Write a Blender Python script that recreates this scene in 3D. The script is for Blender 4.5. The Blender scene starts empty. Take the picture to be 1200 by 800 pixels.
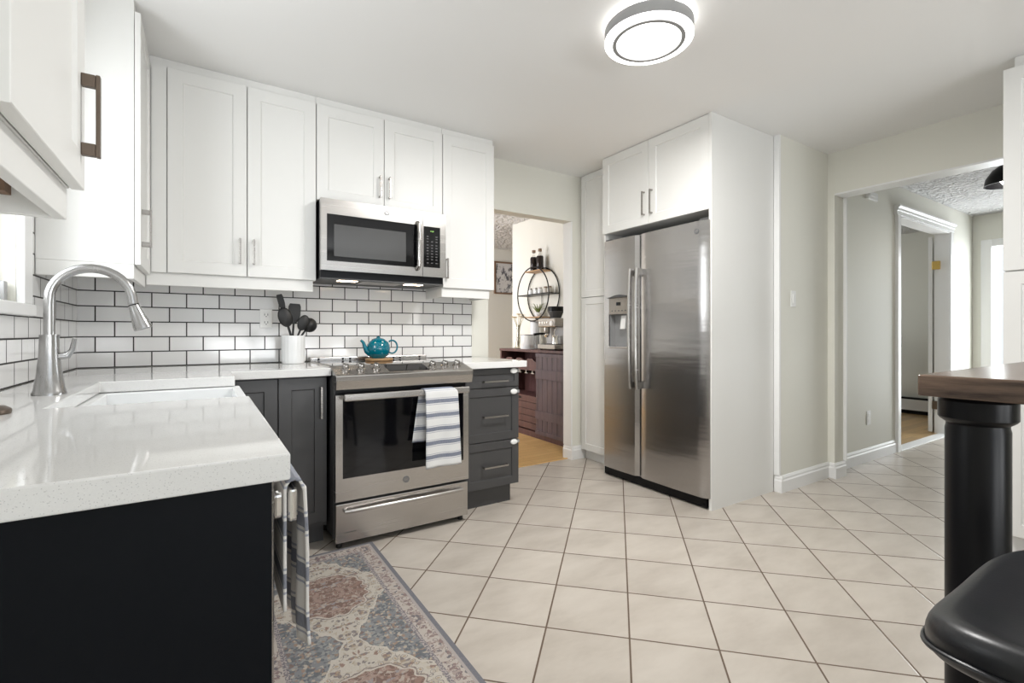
import bpy, bmesh, math, random
from mathutils import Vector, Matrix
random.seed(7)
C = bpy.context.scene
COL = C.collection
PI = math.pi

# ------------------------------------------------------------------ camera, world, exposure, window and added light
CAM_H = 1.10
cam_d = bpy.data.cameras.new('camera'); cam = bpy.data.objects.new('camera', cam_d); COL.objects.link(cam)
cam.location = (0, 0, CAM_H); cam.rotation_euler = (PI/2, 0, -0.5707)
cam_d.sensor_width = 36; cam_d.lens = 36*563.2/1200; cam_d.shift_y = -10/1200; cam_d.clip_start = 0.02
C.camera = cam
C.view_settings.view_transform = 'Standard'; C.view_settings.look = 'None'
C.view_settings.gamma = 1; C.view_settings.use_curve_mapping = False
C.view_settings.exposure = 0.30
W = bpy.data.worlds.new('sky'); C.world = W; W.use_nodes = True
W.node_tree.nodes['Background'].inputs[0].default_value = (0.86, 0.93, 1.0, 1)
W.node_tree.nodes['Background'].inputs[1].default_value = 1.05

def area(name, loc, rot, sx, sy, power, col=(1, 1, 1)):
    l = bpy.data.lights.new(name, 'AREA'); l.shape = 'RECTANGLE'; l.size = sx; l.size_y = sy
    l.energy = power; l.color = col
    o = bpy.data.objects.new(name, l); COL.objects.link(o); o.location = loc; o.rotation_euler = rot
    return o
# daylight just outside the sink and hall glass; the other lamps serve unseen openings
area('daylight_sink_window', (-0.80, 1.72, 1.66), (0, -PI/2, 0), 0.9, 0.7, 15, (0.95, 0.98, 1))
area('added_rear_fill', (1.2, -2.82, 1.45), (PI/2, 0, 0), 2.9, 1.7, 3, (0.80, 0.89, 1))  # cool fill at the unseen rear window, added behind the camera
area('added_ceiling_uplight', (1.5, -3.6, 0.35), (PI/2+math.radians(38), 0, 0), 3.0, 1.6, 165, (0.96, 0.98, 1))  # added lamp, tilted up through the rear opening to brighten the ceiling
area('daylight_hall_window', (7.80, 1.205, 1.10), (0, PI/2, 0), 2.05, 1.2, 66, (0.92, 0.97, 1))
area('added_dining_fill', (0.55, 5.2, 1.5), (0, -PI/2, math.radians(45)), 1.6, 1.8, 75, (0.99, 0.965, 1))  # added lamp, turned to brighten the far dining wall; no window is seen
area('unseen_study_window_light', (6.2, 4.18, 1.5), (-PI/2, 0, 0), 1.6, 1.2, 10, (0.95, 0.98, 1))  # lamp at a study window that is out of view

# ------------------------------------------------------------------ materials
def newmat(name):
    m = bpy.data.materials.new(name); m.use_nodes = True
    nt = m.node_tree; b = nt.nodes['Principled BSDF']
    return m, nt, b
def N(nt, t, **kw):
    n = nt.nodes.new(t)
    for k, v in kw.items(): setattr(n, k, v)
    return n
def math_n(nt, op, a, b=None, c=None):
    n = nt.nodes.new('ShaderNodeMath'); n.operation = op
    for i, v in enumerate((a, b, c)):
        if v is None: continue
        if isinstance(v, (int, float)): n.inputs[i].default_value = v
        else: nt.links.new(v, n.inputs[i])
    return n.outputs[0]
def mix(nt, fac, a, b, blend='MIX'):
    n = nt.nodes.new('ShaderNodeMix'); n.data_type = 'RGBA'; n.blend_type = blend
    for i, v in ((0, fac), (6, a), (7, b)):
        if isinstance(v, (int, float)): n.inputs[i].default_value = v
        elif isinstance(v, tuple): n.inputs[i].default_value = (*v[:3], 1)
        else: nt.links.new(v, n.inputs[i])
    return n.outputs[2]
def noise(nt, vec, scale, detail=3, rough=0.5):
    n = nt.nodes.new('ShaderNodeTexNoise'); n.inputs['Scale'].default_value = scale
    n.inputs['Detail'].default_value = detail; n.inputs['Roughness'].default_value = rough
    if vec is not None: nt.links.new(vec, n.inputs['Vector'])
    return n.outputs['Fac']
def ramp(nt, fac, stops, interp='LINEAR'):
    n = nt.nodes.new('ShaderNodeValToRGB'); n.color_ramp.interpolation = interp
    e = n.color_ramp.elements
    while len(e) < len(stops): e.new(0.5)
    for i, (p, c) in enumerate(stops):
        e[i].position = p; e[i].color = (*c, 1) if len(c) == 3 else c
    nt.links.new(fac, n.inputs[0]); return n.outputs[0]
def bump(nt, b, h, strength, dist=0.002):
    n = nt.nodes.new('ShaderNodeBump'); n.inputs['Strength'].default_value = strength; n.inputs['Distance'].default_value = dist
    nt.links.new(h, n.inputs['Height']); nt.links.new(n.outputs[0], b.inputs['Normal'])
def pos(nt): return nt.nodes.new('ShaderNodeNewGeometry').outputs['Position']
def sep(nt, v):
    s = nt.nodes.new('ShaderNodeSeparateXYZ'); nt.links.new(v, s.inputs[0]); return s.outputs
def comb(nt, x, y, z=0.0):
    s = nt.nodes.new('ShaderNodeCombineXYZ')
    for i, v in enumerate((x, y, z)):
        if isinstance(v, (int, float)): s.inputs[i].default_value = v
        else: nt.links.new(v, s.inputs[i])
    return s.outputs[0]
def mapping(nt, v, scale=(1, 1, 1), rot=(0, 0, 0), loc=(0, 0, 0)):
    m = nt.nodes.new('ShaderNodeMapping'); nt.links.new(v, m.inputs[0])
    m.inputs['Scale'].default_value = scale; m.inputs['Rotation'].default_value = rot; m.inputs['Location'].default_value = loc
    return m.outputs[0]
def plain(name, col, rough=0.5, metal=0.0, var=0.03, scale=8, bmp=0.0, spec=0.5, coat=0.0):
    m, nt, b = newmat(name)
    f = noise(nt, pos(nt), scale, 3)
    c = mix(nt, f, tuple(x*(1-var) for x in col), tuple(min(1, x*(1+var)) for x in col))
    nt.links.new(c, b.inputs['Base Color'])
    b.inputs['Roughness'].default_value = rough; b.inputs['Metallic'].default_value = metal
    b.inputs['Specular IOR Level'].default_value = spec; b.inputs['Coat Weight'].default_value = coat
    if bmp: bump(nt, b, noise(nt, pos(nt), 220, 2), bmp, 0.001)
    return m
def emis(name, col, s):
    m, nt, b = newmat(name); b.inputs['Base Color'].default_value = (*col, 1)
    b.inputs['Emission Color'].default_value = (*col, 1); b.inputs['Emission Strength'].default_value = s
    return m
def steel(name, col=(0.62, 0.60, 0.58), rough=0.24, axis='x', wav=0.0, aniso=0.0):
    m, nt, b = newmat(name); p = pos(nt)
    sc = {'x': (2, 2, 260), 'z': (260, 260, 2), 'h': (3, 3, 300)}[axis]
    n1 = noise(nt, mapping(nt, p, sc), 1.0, 3)
    c = mix(nt, n1, tuple(x*0.94 for x in col), tuple(min(1, x*1.05) for x in col))
    nt.links.new(c, b.inputs['Base Color'])
    b.inputs['Metallic'].default_value = 1
    b.inputs['Anisotropic'].default_value = aniso; b.inputs['Anisotropic Rotation'].default_value = 0.0
    nt.links.new(math_n(nt, 'MULTIPLY_ADD', n1, 0.08, rough-0.04), b.inputs['Roughness'])
    if wav:
        n2 = noise(nt, mapping(nt, p, (0.5, 0.9, 8)), 1.4, 3)
        h = math_n(nt, 'MULTIPLY_ADD', n1, 0.02, n2)
        bump(nt, b, h, wav, 0.01)
    else:
        bump(nt, b, n1, 0.04, 0.001)
    return m

M = {}
M['wall'] = plain('wall_paint', (0.765, 0.755, 0.685), 0.6, var=0.012, scale=2, bmp=0.05)
M['ceil'] = plain('ceiling_paint', (0.86, 0.855, 0.84), 0.75, var=0.01, scale=2, bmp=0.04)
M['trim'] = plain('white_trim_paint', (0.84, 0.84, 0.83), 0.35, var=0.01)
M['cab'] = plain('white_cabinet_paint', (0.785, 0.78, 0.755), 0.42, var=0.01)
M['cabedge'] = plain('cabinet_interior_brown', (0.20, 0.12, 0.075), 0.6)
M['dark'] = plain('charcoal_cabinet_paint', (0.058, 0.057, 0.058), 0.38, var=0.05)
M['panel'] = plain('shaded_charcoal_panel', (0.0035, 0.0045, 0.0065), 0.5, var=0.08, spec=0.12)  # charcoal cabinet paint with the panel's shade put into the colour
M['steel'] = steel('brushed_stainless', (0.50, 0.48, 0.46), 0.26, 'x', 0.0, 0.5)
M['steelv'] = steel('fridge_stainless', (0.43, 0.415, 0.405), 0.245, 'x', 0.22, 0.8)
M['nickel'] = steel('brushed_nickel', (0.36, 0.34, 0.32), 0.28)
M['bronze'] = plain('dark_bronze_metal', (0.16, 0.125, 0.10), 0.35, 0.9)
M['chrome'] = plain('chrome', (0.85, 0.84, 0.83), 0.08, 1.0)
M['faucet'] = steel('faucet_nickel', (0.40, 0.395, 0.39), 0.26, 'z')
M['blackglass'] = plain('black_glass', (0.004, 0.004, 0.005), 0.05, spec=0.45)
M['mwglass'] = plain('tinted_window_glass', (0.075, 0.075, 0.075), 0.12, spec=0.6)
M['black'] = plain('black_enamel', (0.005, 0.005, 0.006), 0.3, spec=0.2)
M['blackmatte'] = plain('black_plastic', (0.012, 0.012, 0.012), 0.5)
M['gapdark'] = plain('dark_grey_metal', (0.07, 0.07, 0.07), 0.5)
M['leather'] = plain('black_leather', (0.011, 0.012, 0.015), 0.36, var=0.2, scale=30, bmp=0.15)
M['porcelain'] = plain('white_porcelain', (0.86, 0.87, 0.87), 0.12)
M['plastic'] = plain('white_plastic', (0.82, 0.82, 0.80), 0.35)
M['brass'] = plain('brass', (0.75, 0.52, 0.17), 0.25, 1.0)
M['teal'] = plain('teal_glaze', (0.0, 0.15, 0.21), 0.08, coat=0.5)
M['wood'] = plain('light_wood', (0.42, 0.25, 0.12), 0.5, var=0.2, scale=40)
M['ring'] = plain('brushed_grey_ring', (0.36, 0.36, 0.36), 0.4, 0.3)
M['knob'] = plain('satin_chrome', (0.42, 0.40, 0.38), 0.17, 1.0)
M['badge'] = plain('badge_grey', (0.20, 0.20, 0.205), 0.35, 0.6)
M['lampglow'] = emis('lamp_acrylic', (1, 0.985, 0.96), 3.5)
M['halo'] = emis('lamp_halo', (1, 0.985, 0.96), 18)
M['bulb'] = emis('hood_bulb', (1, 0.80, 0.58), 12)
M['digits'] = emis('green_digits', (0.25, 0.5, 0.1), 0.9)
M['keys'] = plain('keypad_print', (0.07, 0.07, 0.07), 0.5)
M['jar'] = plain('stoneware_jar', (0.70, 0.66, 0.60), 0.4)
M['leaf'] = plain('plant_leaf', (0.16, 0.20, 0.05), 0.5, var=0.3, scale=40)
M['petal'] = plain('cream_petals', (0.80, 0.66, 0.42), 0.6, var=0.1)
M['stem'] = plain('dry_stem', (0.30, 0.26, 0.12), 0.6)
M['green'] = plain('green_bottle_glass', (0.05, 0.35, 0.20), 0.15)
M['coffee'] = plain('dark_coffee_liqueur', (0.018, 0.010, 0.008), 0.1)
M['cork'] = plain('cork_stopper', (0.28, 0.20, 0.14), 0.8)

def glassy(name, tint=(1, 1, 1), refl=0.12):
    m, nt, b = newmat(name)
    t = N(nt, 'ShaderNodeBsdfTransparent'); t.inputs[0].default_value = (*tint, 1)
    g = N(nt, 'ShaderNodeBsdfGlossy'); g.inputs['Roughness'].default_value = 0.03
    x = N(nt, 'ShaderNodeMixShader'); x.inputs[0].default_value = refl
    nt.links.new(t.outputs[0], x.inputs[1]); nt.links.new(g.outputs[0], x.inputs[2])
    nt.links.new(x.outputs[0], nt.nodes['Material Output'].inputs[0]); return m
M['glass'] = glassy('clear_glass')

def m_ceiling_texture():
    m, nt, b = newmat('swirled_plaster_ceiling'); p = pos(nt)
    b.inputs['Base Color'].default_value = (0.76, 0.755, 0.75, 1); b.inputs['Roughness'].default_value = 0.8
    w = N(nt, 'ShaderNodeTexWave'); w.inputs['Scale'].default_value = 3; w.inputs['Distortion'].default_value = 14
    w.inputs['Detail'].default_value = 4; w.inputs['Detail Scale'].default_value = 2.5
    nt.links.new(mapping(nt, p, (1, 1.6, 1)), w.inputs[0])
    bump(nt, b, w.outputs['Fac'], 0.9, 0.03); return m
M['swirl'] = m_ceiling_texture()

def m_subway(name, axis, phase):
    m, nt, b = newmat(name); s = sep(nt, pos(nt))
    u = math_n(nt, 'SUBTRACT', s[axis], phase); v = math_n(nt, 'SUBTRACT', s[2], 0.922-0.079*40)
    vec = comb(nt, math_n(nt, 'ADD', u, 0.1553*40), v)
    br = N(nt, 'ShaderNodeTexBrick'); nt.links.new(vec, br.inputs['Vector'])
    br.offset = 0.5; br.offset_frequency = 2; br.squash = 1
    br.inputs['Scale'].default_value = 1; br.inputs['Mortar Size'].default_value = 0.0031
    br.inputs['Mortar Smooth'].default_value = 0.05; br.inputs['Bias'].default_value = 0
    br.inputs['Brick Width'].default_value = 0.1553; br.inputs['Row Height'].default_value = 0.079
    br.inputs['Color1'].default_value = (0.76, 0.755, 0.745, 1); br.inputs['Color2'].default_value = (0.80, 0.795, 0.785, 1)
    br.inputs['Mortar'].default_value = (0.035, 0.033, 0.032, 1)
    nt.links.new(br.outputs['Color'], b.inputs['Base Color'])
    nt.links.new(math_n(nt, 'MULTIPLY_ADD', br.outputs['Fac'], 0.7, 0.10), b.inputs['Roughness'])
    inv = math_n(nt, 'SUBTRACT', 1.0, br.outputs['Fac'])
    wv = noise(nt, pos(nt), 9, 1)
    bump(nt, b, math_n(nt, 'MULTIPLY_ADD', wv, 0.35, inv), 0.5, 0.0015); return m
M['subway_back'] = m_subway('subway_tile_stove_wall', 0, 0.62)
M['subway_left'] = m_subway('subway_tile_sink_wall', 1, 2.50)

def m_floor():
    m, nt, b = newmat('diagonal_beige_tile'); s = sep(nt, pos(nt)); r = 2**-0.5
    p = math_n(nt, 'MULTIPLY', math_n(nt, 'ADD', s[0], s[1]), r)
    q = math_n(nt, 'MULTIPLY', math_n(nt, 'SUBTRACT', s[1], s[0]), r)
    P = math_n(nt, 'DIVIDE', math_n(nt, 'SUBTRACT', p, 2.093-0.3110*50), 0.3110)
    Q = math_n(nt, 'DIVIDE', math_n(nt, 'SUBTRACT', q, 0.864-0.3030*50), 0.3030)
    def edge(t):
        f = math_n(nt, 'FRACT', t); return math_n(nt, 'MINIMUM', f, math_n(nt, 'SUBTRACT', 1.0, f))
    d = math_n(nt, 'MINIMUM', edge(P), edge(Q))
    w = 0.0105
    line = math_n(nt, 'LESS_THAN', d, w)
    cell = comb(nt, math_n(nt, 'FLOOR', P), math_n(nt, 'FLOOR', Q))
    wn = N(nt, 'ShaderNodeTexWhiteNoise'); nt.links.new(cell, wn.inputs['Vector'])
    va = N(nt, 'ShaderNodeVectorMath'); va.operation = 'MULTIPLY_ADD'
    nt.links.new(wn.outputs['Color'], va.inputs[0]); va.inputs[1].default_value = (7, 7, 7); nt.links.new(pos(nt), va.inputs[2])
    cl = noise(nt, mapping(nt, va.outputs[0], (3, 7, 1), (0, 0, 0.6)), 1.0, 5, 0.6)
    c = ramp(nt, cl, [(0.30, (0.43, 0.382, 0.33)), (0.50, (0.505, 0.455, 0.398)), (0.72, (0.565, 0.515, 0.455))])
    tone = math_n(nt, 'MULTIPLY_ADD', wn.outputs['Value'], 0.08, 0.95)
    c = mix(nt, 1.0, c, comb(nt, tone, tone, tone), 'MULTIPLY')
    col = mix(nt, line, c, (0.125, 0.085, 0.058))
    nt.links.new(col, b.inputs['Base Color'])
    nt.links.new(math_n(nt, 'MULTIPLY_ADD', line, 0.5, 0.30), b.inputs['Roughness'])
    h = N(nt, 'ShaderNodeMapRange'); nt.links.new(d, h.inputs[0]); h.inputs[1].default_value = w*0.6; h.inputs[2].default_value = w*1.8
    bump(nt, b, math_n(nt, 'MULTIPLY_ADD', cl, 0.08, h.outputs[0]), 0.45, 0.002); return m
M['floor'] = m_floor()

def m_planks(name, c1, c2, axis_rot=0.0, pw=0.083, rough=0.3):
    m, nt, b = newmat(name); p = mapping(nt, pos(nt), rot=(0, 0, axis_rot))
    br = N(nt, 'ShaderNodeTexBrick'); nt.links.new(p, br.inputs[0]); br.offset = 0.37
    br.inputs['Scale'].default_value = 1; br.inputs['Brick Width'].default_value = 0.9; br.inputs['Row Height'].default_value = pw
    br.inputs['Mortar Size'].default_value = 0.0012; br.inputs['Color1'].default_value = (*c1, 1); br.inputs['Color2'].default_value = (*c2, 1)
    br.inputs['Mortar'].default_value = tuple(x*0.35 for x in c1)+(1,)
    g = noise(nt, mapping(nt, p, (2.5, 40, 2.5)), 1.0, 4)
    c = mix(nt, g, br.outputs['Color'], tuple(x*0.55 for x in c1)); c2_ = mix(nt, 0.45, br.outputs['Color'], c)
    nt.links.new(c2_, b.inputs['Base Color']); b.inputs['Roughness'].default_value = rough; return m
M['oak'] = m_planks('honey_wood_floor', (0.60, 0.36, 0.13), (0.72, 0.47, 0.20))
M['oakgrey'] = m_planks('study_wood_floor', (0.42, 0.27, 0.13), (0.62, 0.40, 0.17))

def m_walnut(name, c1, c2, scale=(1.5, 14, 14), rough=0.35, rot=0.0, staves=True):
    m, nt, b = newmat(name); p = mapping(nt, pos(nt), rot=(0, 0, rot))
    g = noise(nt, mapping(nt, p, scale), 1.6, 6, 0.65)
    c = ramp(nt, g, [(0.3, c1), (0.55, tuple((a+b_)/2 for a, b_ in zip(c1, c2))), (0.75, c2)])
    if staves:
        br = N(nt, 'ShaderNodeTexBrick'); nt.links.new(p, br.inputs[0]); br.offset = 0.4
        br.inputs['Scale'].default_value = 1; br.inputs['Brick Width'].default_value = 0.42; br.inputs['Row Height'].default_value = 0.04
        br.inputs['Mortar Size'].default_value = 0.0006
        br.inputs['Color1'].default_value = (0.72, 0.72, 0.72, 1); br.inputs['Color2'].default_value = (1.3, 1.22, 1.15, 1); br.inputs['Mortar'].default_value = (0.5, 0.5, 0.5, 1)
        c = mix(nt, 1.0, c, br.outputs['Color'], 'MULTIPLY')
    nt.links.new(c, b.inputs['Base Color']); b.inputs['Roughness'].default_value = rough
    bump(nt, b, g, 0.12, 0.002); return m
M['walnut'] = m_walnut('walnut_butcher_block', (0.035, 0.023, 0.018), (0.24, 0.165, 0.12), (2.5, 26, 26), rough=0.27, rot=PI/2)
M['sideboard'] = m_walnut('reddish_brown_wood', (0.065, 0.028, 0.027), (0.155, 0.07, 0.063), (14, 14, 1.6), 0.45, staves=False)
M['barn'] = m_walnut('mauve_brown_wood', (0.06, 0.043, 0.052), (0.14, 0.095, 0.112), (14, 14, 1.6), 0.45, staves=False)

def m_quartz():
    m, nt, b = newmat('white_speckled_quartz'); p = pos(nt)
    v = N(nt, 'ShaderNodeTexVoronoi'); v.inputs['Scale'].default_value = 620; nt.links.new(p, v.inputs['Vector'])
    w = N(nt, 'ShaderNodeTexWhiteNoise'); nt.links.new(v.outputs['Position'], w.inputs['Vector'])
    k = math_n(nt, 'MULTIPLY', math_n(nt, 'GREATER_THAN', w.outputs['Value'], 0.90), math_n(nt, 'LESS_THAN', v.outputs['Distance'], 0.42))
    sz = noise(nt, p, 500, 2)
    c = mix(nt, sz, (0.71, 0.705, 0.69), (0.78, 0.775, 0.76))
    c = mix(nt, math_n(nt, 'MULTIPLY', k, 0.38), c, (0.25, 0.24, 0.25))
    nt.links.new(c, b.inputs['Base Color']); b.inputs['Roughness'].default_value = 0.05
    b.inputs['Specular IOR Level'].default_value = 0.6; return m
M['quartz'] = m_quartz()

def m_towel(name, period, phase, c0=(0.68, 0.68, 0.67), c1=(0.12, 0.14, 0.20)):
    m, nt, b = newmat(name); s = sep(nt, pos(nt))
    f = math_n(nt, 'FRACT', math_n(nt, 'DIVIDE', math_n(nt, 'ADD', s[2], 10*period-phase), period))
    cols = [(0.0, c1), (0.13, c1), (0.131, c0), (0.19, c0), (0.191, (0.33, 0.34, 0.40)), (0.235, (0.33, 0.34, 0.40)), (0.236, c0),
            (0.74, c0), (0.741, (0.33, 0.34, 0.40)), (0.785, (0.33, 0.34, 0.40)), (0.786, c0), (0.85, c0), (0.851, c1)]
    c = ramp(nt, f, cols, 'CONSTANT')
    wv = noise(nt, mapping(nt, pos(nt), (600, 600, 90)), 1, 1)
    c = mix(nt, math_n(nt, 'MULTIPLY', wv, 0.22), c, (0.85, 0.85, 0.85))
    nt.links.new(c, b.inputs['Base Color']); b.inputs['Roughness'].default_value = 0.9
    bump(nt, b, noise(nt, pos(nt), 500, 1), 0.25, 0.001); return m
M['towel'] = m_towel('striped_towel', 0.0745, 0.73)
M['towel2'] = m_towel('striped_towel_folded', 0.085, 0.70, (0.72, 0.69, 0.65), (0.17, 0.18, 0.22))

RX0, RX1, RY0, RY1 = 0.135, 0.745, -0.15, 2.52
def m_rug():
    m, nt, b = newmat('faded_oriental_rug'); s = sep(nt, pos(nt)); p = pos(nt)
    cx, per, j = (RX0+RX1)/2, 0.70, 1.75
    wob = math_n(nt, 'MULTIPLY', math_n(nt, 'SUBTRACT', noise(nt, p, 26, 4), 0.5), 0.16)
    ax = math_n(nt, 'ABSOLUTE', math_n(nt, 'SUBTRACT', s[0], cx))
    t = math_n(nt, 'FRACT', math_n(nt, 'DIVIDE', math_n(nt, 'SUBTRACT', s[1], j-7.0), per))
    ay = math_n(nt, 'MULTIPLY', math_n(nt, 'ABSOLUTE', math_n(nt, 'SUBTRACT', t, 0.5)), per)
    dia = math_n(nt, 'ADD', math_n(nt, 'ADD', math_n(nt, 'DIVIDE', ax, 0.245), math_n(nt, 'DIVIDE', ay, 0.36)), wob)
    # scalloped ring radius
    ang = math_n(nt, 'ARCTAN2', math_n(nt, 'SUBTRACT', t, 0.5), ax)
    sc = math_n(nt, 'MULTIPLY', math_n(nt, 'SINE', math_n(nt, 'MULTIPLY', ang, 14)), 0.045)
    rr = math_n(nt, 'ADD', math_n(nt, 'ADD', math_n(nt, 'POWER', math_n(nt, 'ADD', math_n(nt, 'POWER', math_n(nt, 'DIVIDE', ax, 0.165), 2), math_n(nt, 'POWER', math_n(nt, 'DIVIDE', ay, 0.185), 2)), 0.5), sc), wob)
    def vor(scale, feat='F1'):
        v = N(nt, 'ShaderNodeTexVoronoi'); v.feature = feat; v.inputs['Scale'].default_value = scale
        q = N(nt, 'ShaderNodeVectorMath'); q.operation = 'ADD'
        d = N(nt, 'ShaderNodeTexNoise'); d.inputs['Scale'].default_value = 22; nt.links.new(p, d.inputs['Vector'])
        sm = N(nt, 'ShaderNodeVectorMath'); sm.operation = 'SCALE'; sm.inputs['Scale'].default_value = 0.03
        nt.links.new(d.outputs['Color'], sm.inputs[0]); nt.links.new(sm.outputs[0], q.inputs[0])
        mm = comb(nt, ax, ay); nt.links.new(mm, q.inputs[1]); nt.links.new(q.outputs[0], v.inputs['Vector'])
        return v.outputs['Distance']
    v1 = vor(38); v2 = vor(46, 'DISTANCE_TO_EDGE'); v3 = vor(85)
    def band(x, a, b_): return math_n(nt, 'MULTIPLY', math_n(nt, 'GREATER_THAN', x, a), math_n(nt, 'LESS_THAN', x, b_))
    cream, rust, blue, navy, tan = (0.55, 0.50, 0.43), (0.25, 0.145, 0.11), (0.18, 0.205, 0.225), (0.10, 0.095, 0.12), (0.42, 0.31, 0.21)
    def cells(scale, stops, warp=0.035, wsc=30):
        v = N(nt, 'ShaderNodeTexVoronoi'); v.inputs['Scale'].default_value = scale
        d = N(nt, 'ShaderNodeTexNoise'); d.inputs['Scale'].default_value = wsc; d.inputs['Detail'].default_value = 3; nt.links.new(comb(nt, ax, ay), d.inputs['Vector'])
        sm = N(nt, 'ShaderNodeVectorMath'); sm.operation = 'SCALE'; sm.inputs['Scale'].default_value = warp
        q = N(nt, 'ShaderNodeVectorMath'); q.operation = 'ADD'
        nt.links.new(d.outputs['Color'], sm.inputs[0]); nt.links.new(sm.outputs[0], q.inputs[0]); nt.links.new(comb(nt, ax, ay), q.inputs[1])
        nt.links.new(q.outputs[0], v.inputs['Vector'])
        return ramp(nt, sep(nt, v.outputs['Color'])[0], stops, 'CONSTANT')
    field_blue = cells(95, [(0, (0.095, 0.11, 0.13)), (0.30, (0.19, 0.205, 0.22)), (0.58, (0.27, 0.28, 0.275)), (0.74, (0.30, 0.20, 0.14)), (0.86, (0.45, 0.40, 0.34)), (0.94, (0.17, 0.11, 0.10))])
    field_blue = mix(nt, math_n(nt, 'LESS_THAN', v1, 0.22), field_blue, (0.44, 0.37, 0.29))
    fc = cells(70, [(0, cream), (0.62, (0.47, 0.41, 0.33)), (0.80, (0.33, 0.25, 0.18)), (0.90, (0.20, 0.17, 0.17)), (0.96, (0.27, 0.16, 0.12))])
    fc = mix(nt, band(v1, 0.34, 0.40), fc, (0.14, 0.12, 0.13))
    fc = mix(nt, math_n(nt, 'LESS_THAN', v1, 0.20), fc, (0.40, 0.30, 0.20))
    fr = cells(85, [(0, (0.155, 0.08, 0.06)), (0.30, (0.25, 0.14, 0.105)), (0.62, (0.33, 0.22, 0.18)), (0.80, (0.27, 0.25, 0.26)), (0.90, (0.44, 0.37, 0.31))])
    fr = mix(nt, band(v1, 0.30, 0.36), fr, (0.42, 0.34, 0.28))
    scal = math_n(nt, 'MULTIPLY', math_n(nt, 'ABSOLUTE', math_n(nt, 'SINE', math_n(nt, 'MULTIPLY', ax, 55))), 0.06)
    dia2 = math_n(nt, 'SUBTRACT', dia, scal)
    c = mix(nt, math_n(nt, 'LESS_THAN', dia2, 1.0), field_blue, fc)
    c = mix(nt, band(dia2, 0.98, 1.02), c, (0.58, 0.53, 0.46))
    c = mix(nt, math_n(nt, 'LESS_THAN', rr, 0.90), c, fr)
    c = mix(nt, band(rr, 0.90, 0.94), c, (0.56, 0.50, 0.43))
    c = mix(nt, band(rr, 0.94, 0.965), c, (0.20, 0.16, 0.15))
    # border bands by distance to the rug edge
    ex = math_n(nt, 'MINIMUM', math_n(nt, 'SUBTRACT', s[0], RX0), math_n(nt, 'SUBTRACT', RX1, s[0]))
    ey = math_n(nt, 'MINIMUM', math_n(nt, 'SUBTRACT', s[1], RY0), math_n(nt, 'SUBTRACT', RY1, s[1]))
    e = math_n(nt, 'MINIMUM', ex, ey)
    bc = cells(80, [(0, (0.50, 0.44, 0.39)), (0.60, (0.36, 0.29, 0.26)), (0.78, (0.23, 0.15, 0.14)), (0.92, (0.12, 0.11, 0.13))])
    bc = mix(nt, band(v1, 0.30, 0.37), bc, (0.17, 0.12, 0.13))
    c = mix(nt, math_n(nt, 'LESS_THAN', e, 0.098), c, mix(nt, math_n(nt, 'GREATER_THAN', noise(nt, p, 150, 1), 0.5), (0.13, 0.12, 0.145), (0.42, 0.37, 0.35)))
    c = mix(nt, math_n(nt, 'LESS_THAN', e, 0.082), c, bc)
    c = mix(nt, math_n(nt, 'LESS_THAN', e, 0.030), c, (0.40, 0.36, 0.34))
    c = mix(nt, math_n(nt, 'LESS_THAN', e, 0.019), c, (0.125, 0.13, 0.16))
    # worn pile
    c = mix(nt, math_n(nt, 'MULTIPLY', noise(nt, p, 200, 3), 0.55), c, (0.30, 0.28, 0.265))
    nt.links.new(c, b.inputs['Base Color']); b.inputs['Roughness'].default_value = 0.95
    b.inputs['Specular IOR Level'].default_value = 0.1
    bump(nt, b, noise(nt, p, 700, 2), 0.4, 0.002); return m
M['rug'] = m_rug()

def m_art():
    m, nt, b = newmat('ink_branch_print'); p = pos(nt)
    v = noise(nt, mapping(nt, p, (14, 1, 9), (0, 0.7, 0)), 1.0, 5, 0.7)
    nt.links.new(ramp(nt, v, [(0.44, (0.10, 0.10, 0.12)), (0.52, (0.66, 0.65, 0.64))]), b.inputs['Base Color']); return m
M['art'] = m_art()

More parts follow.
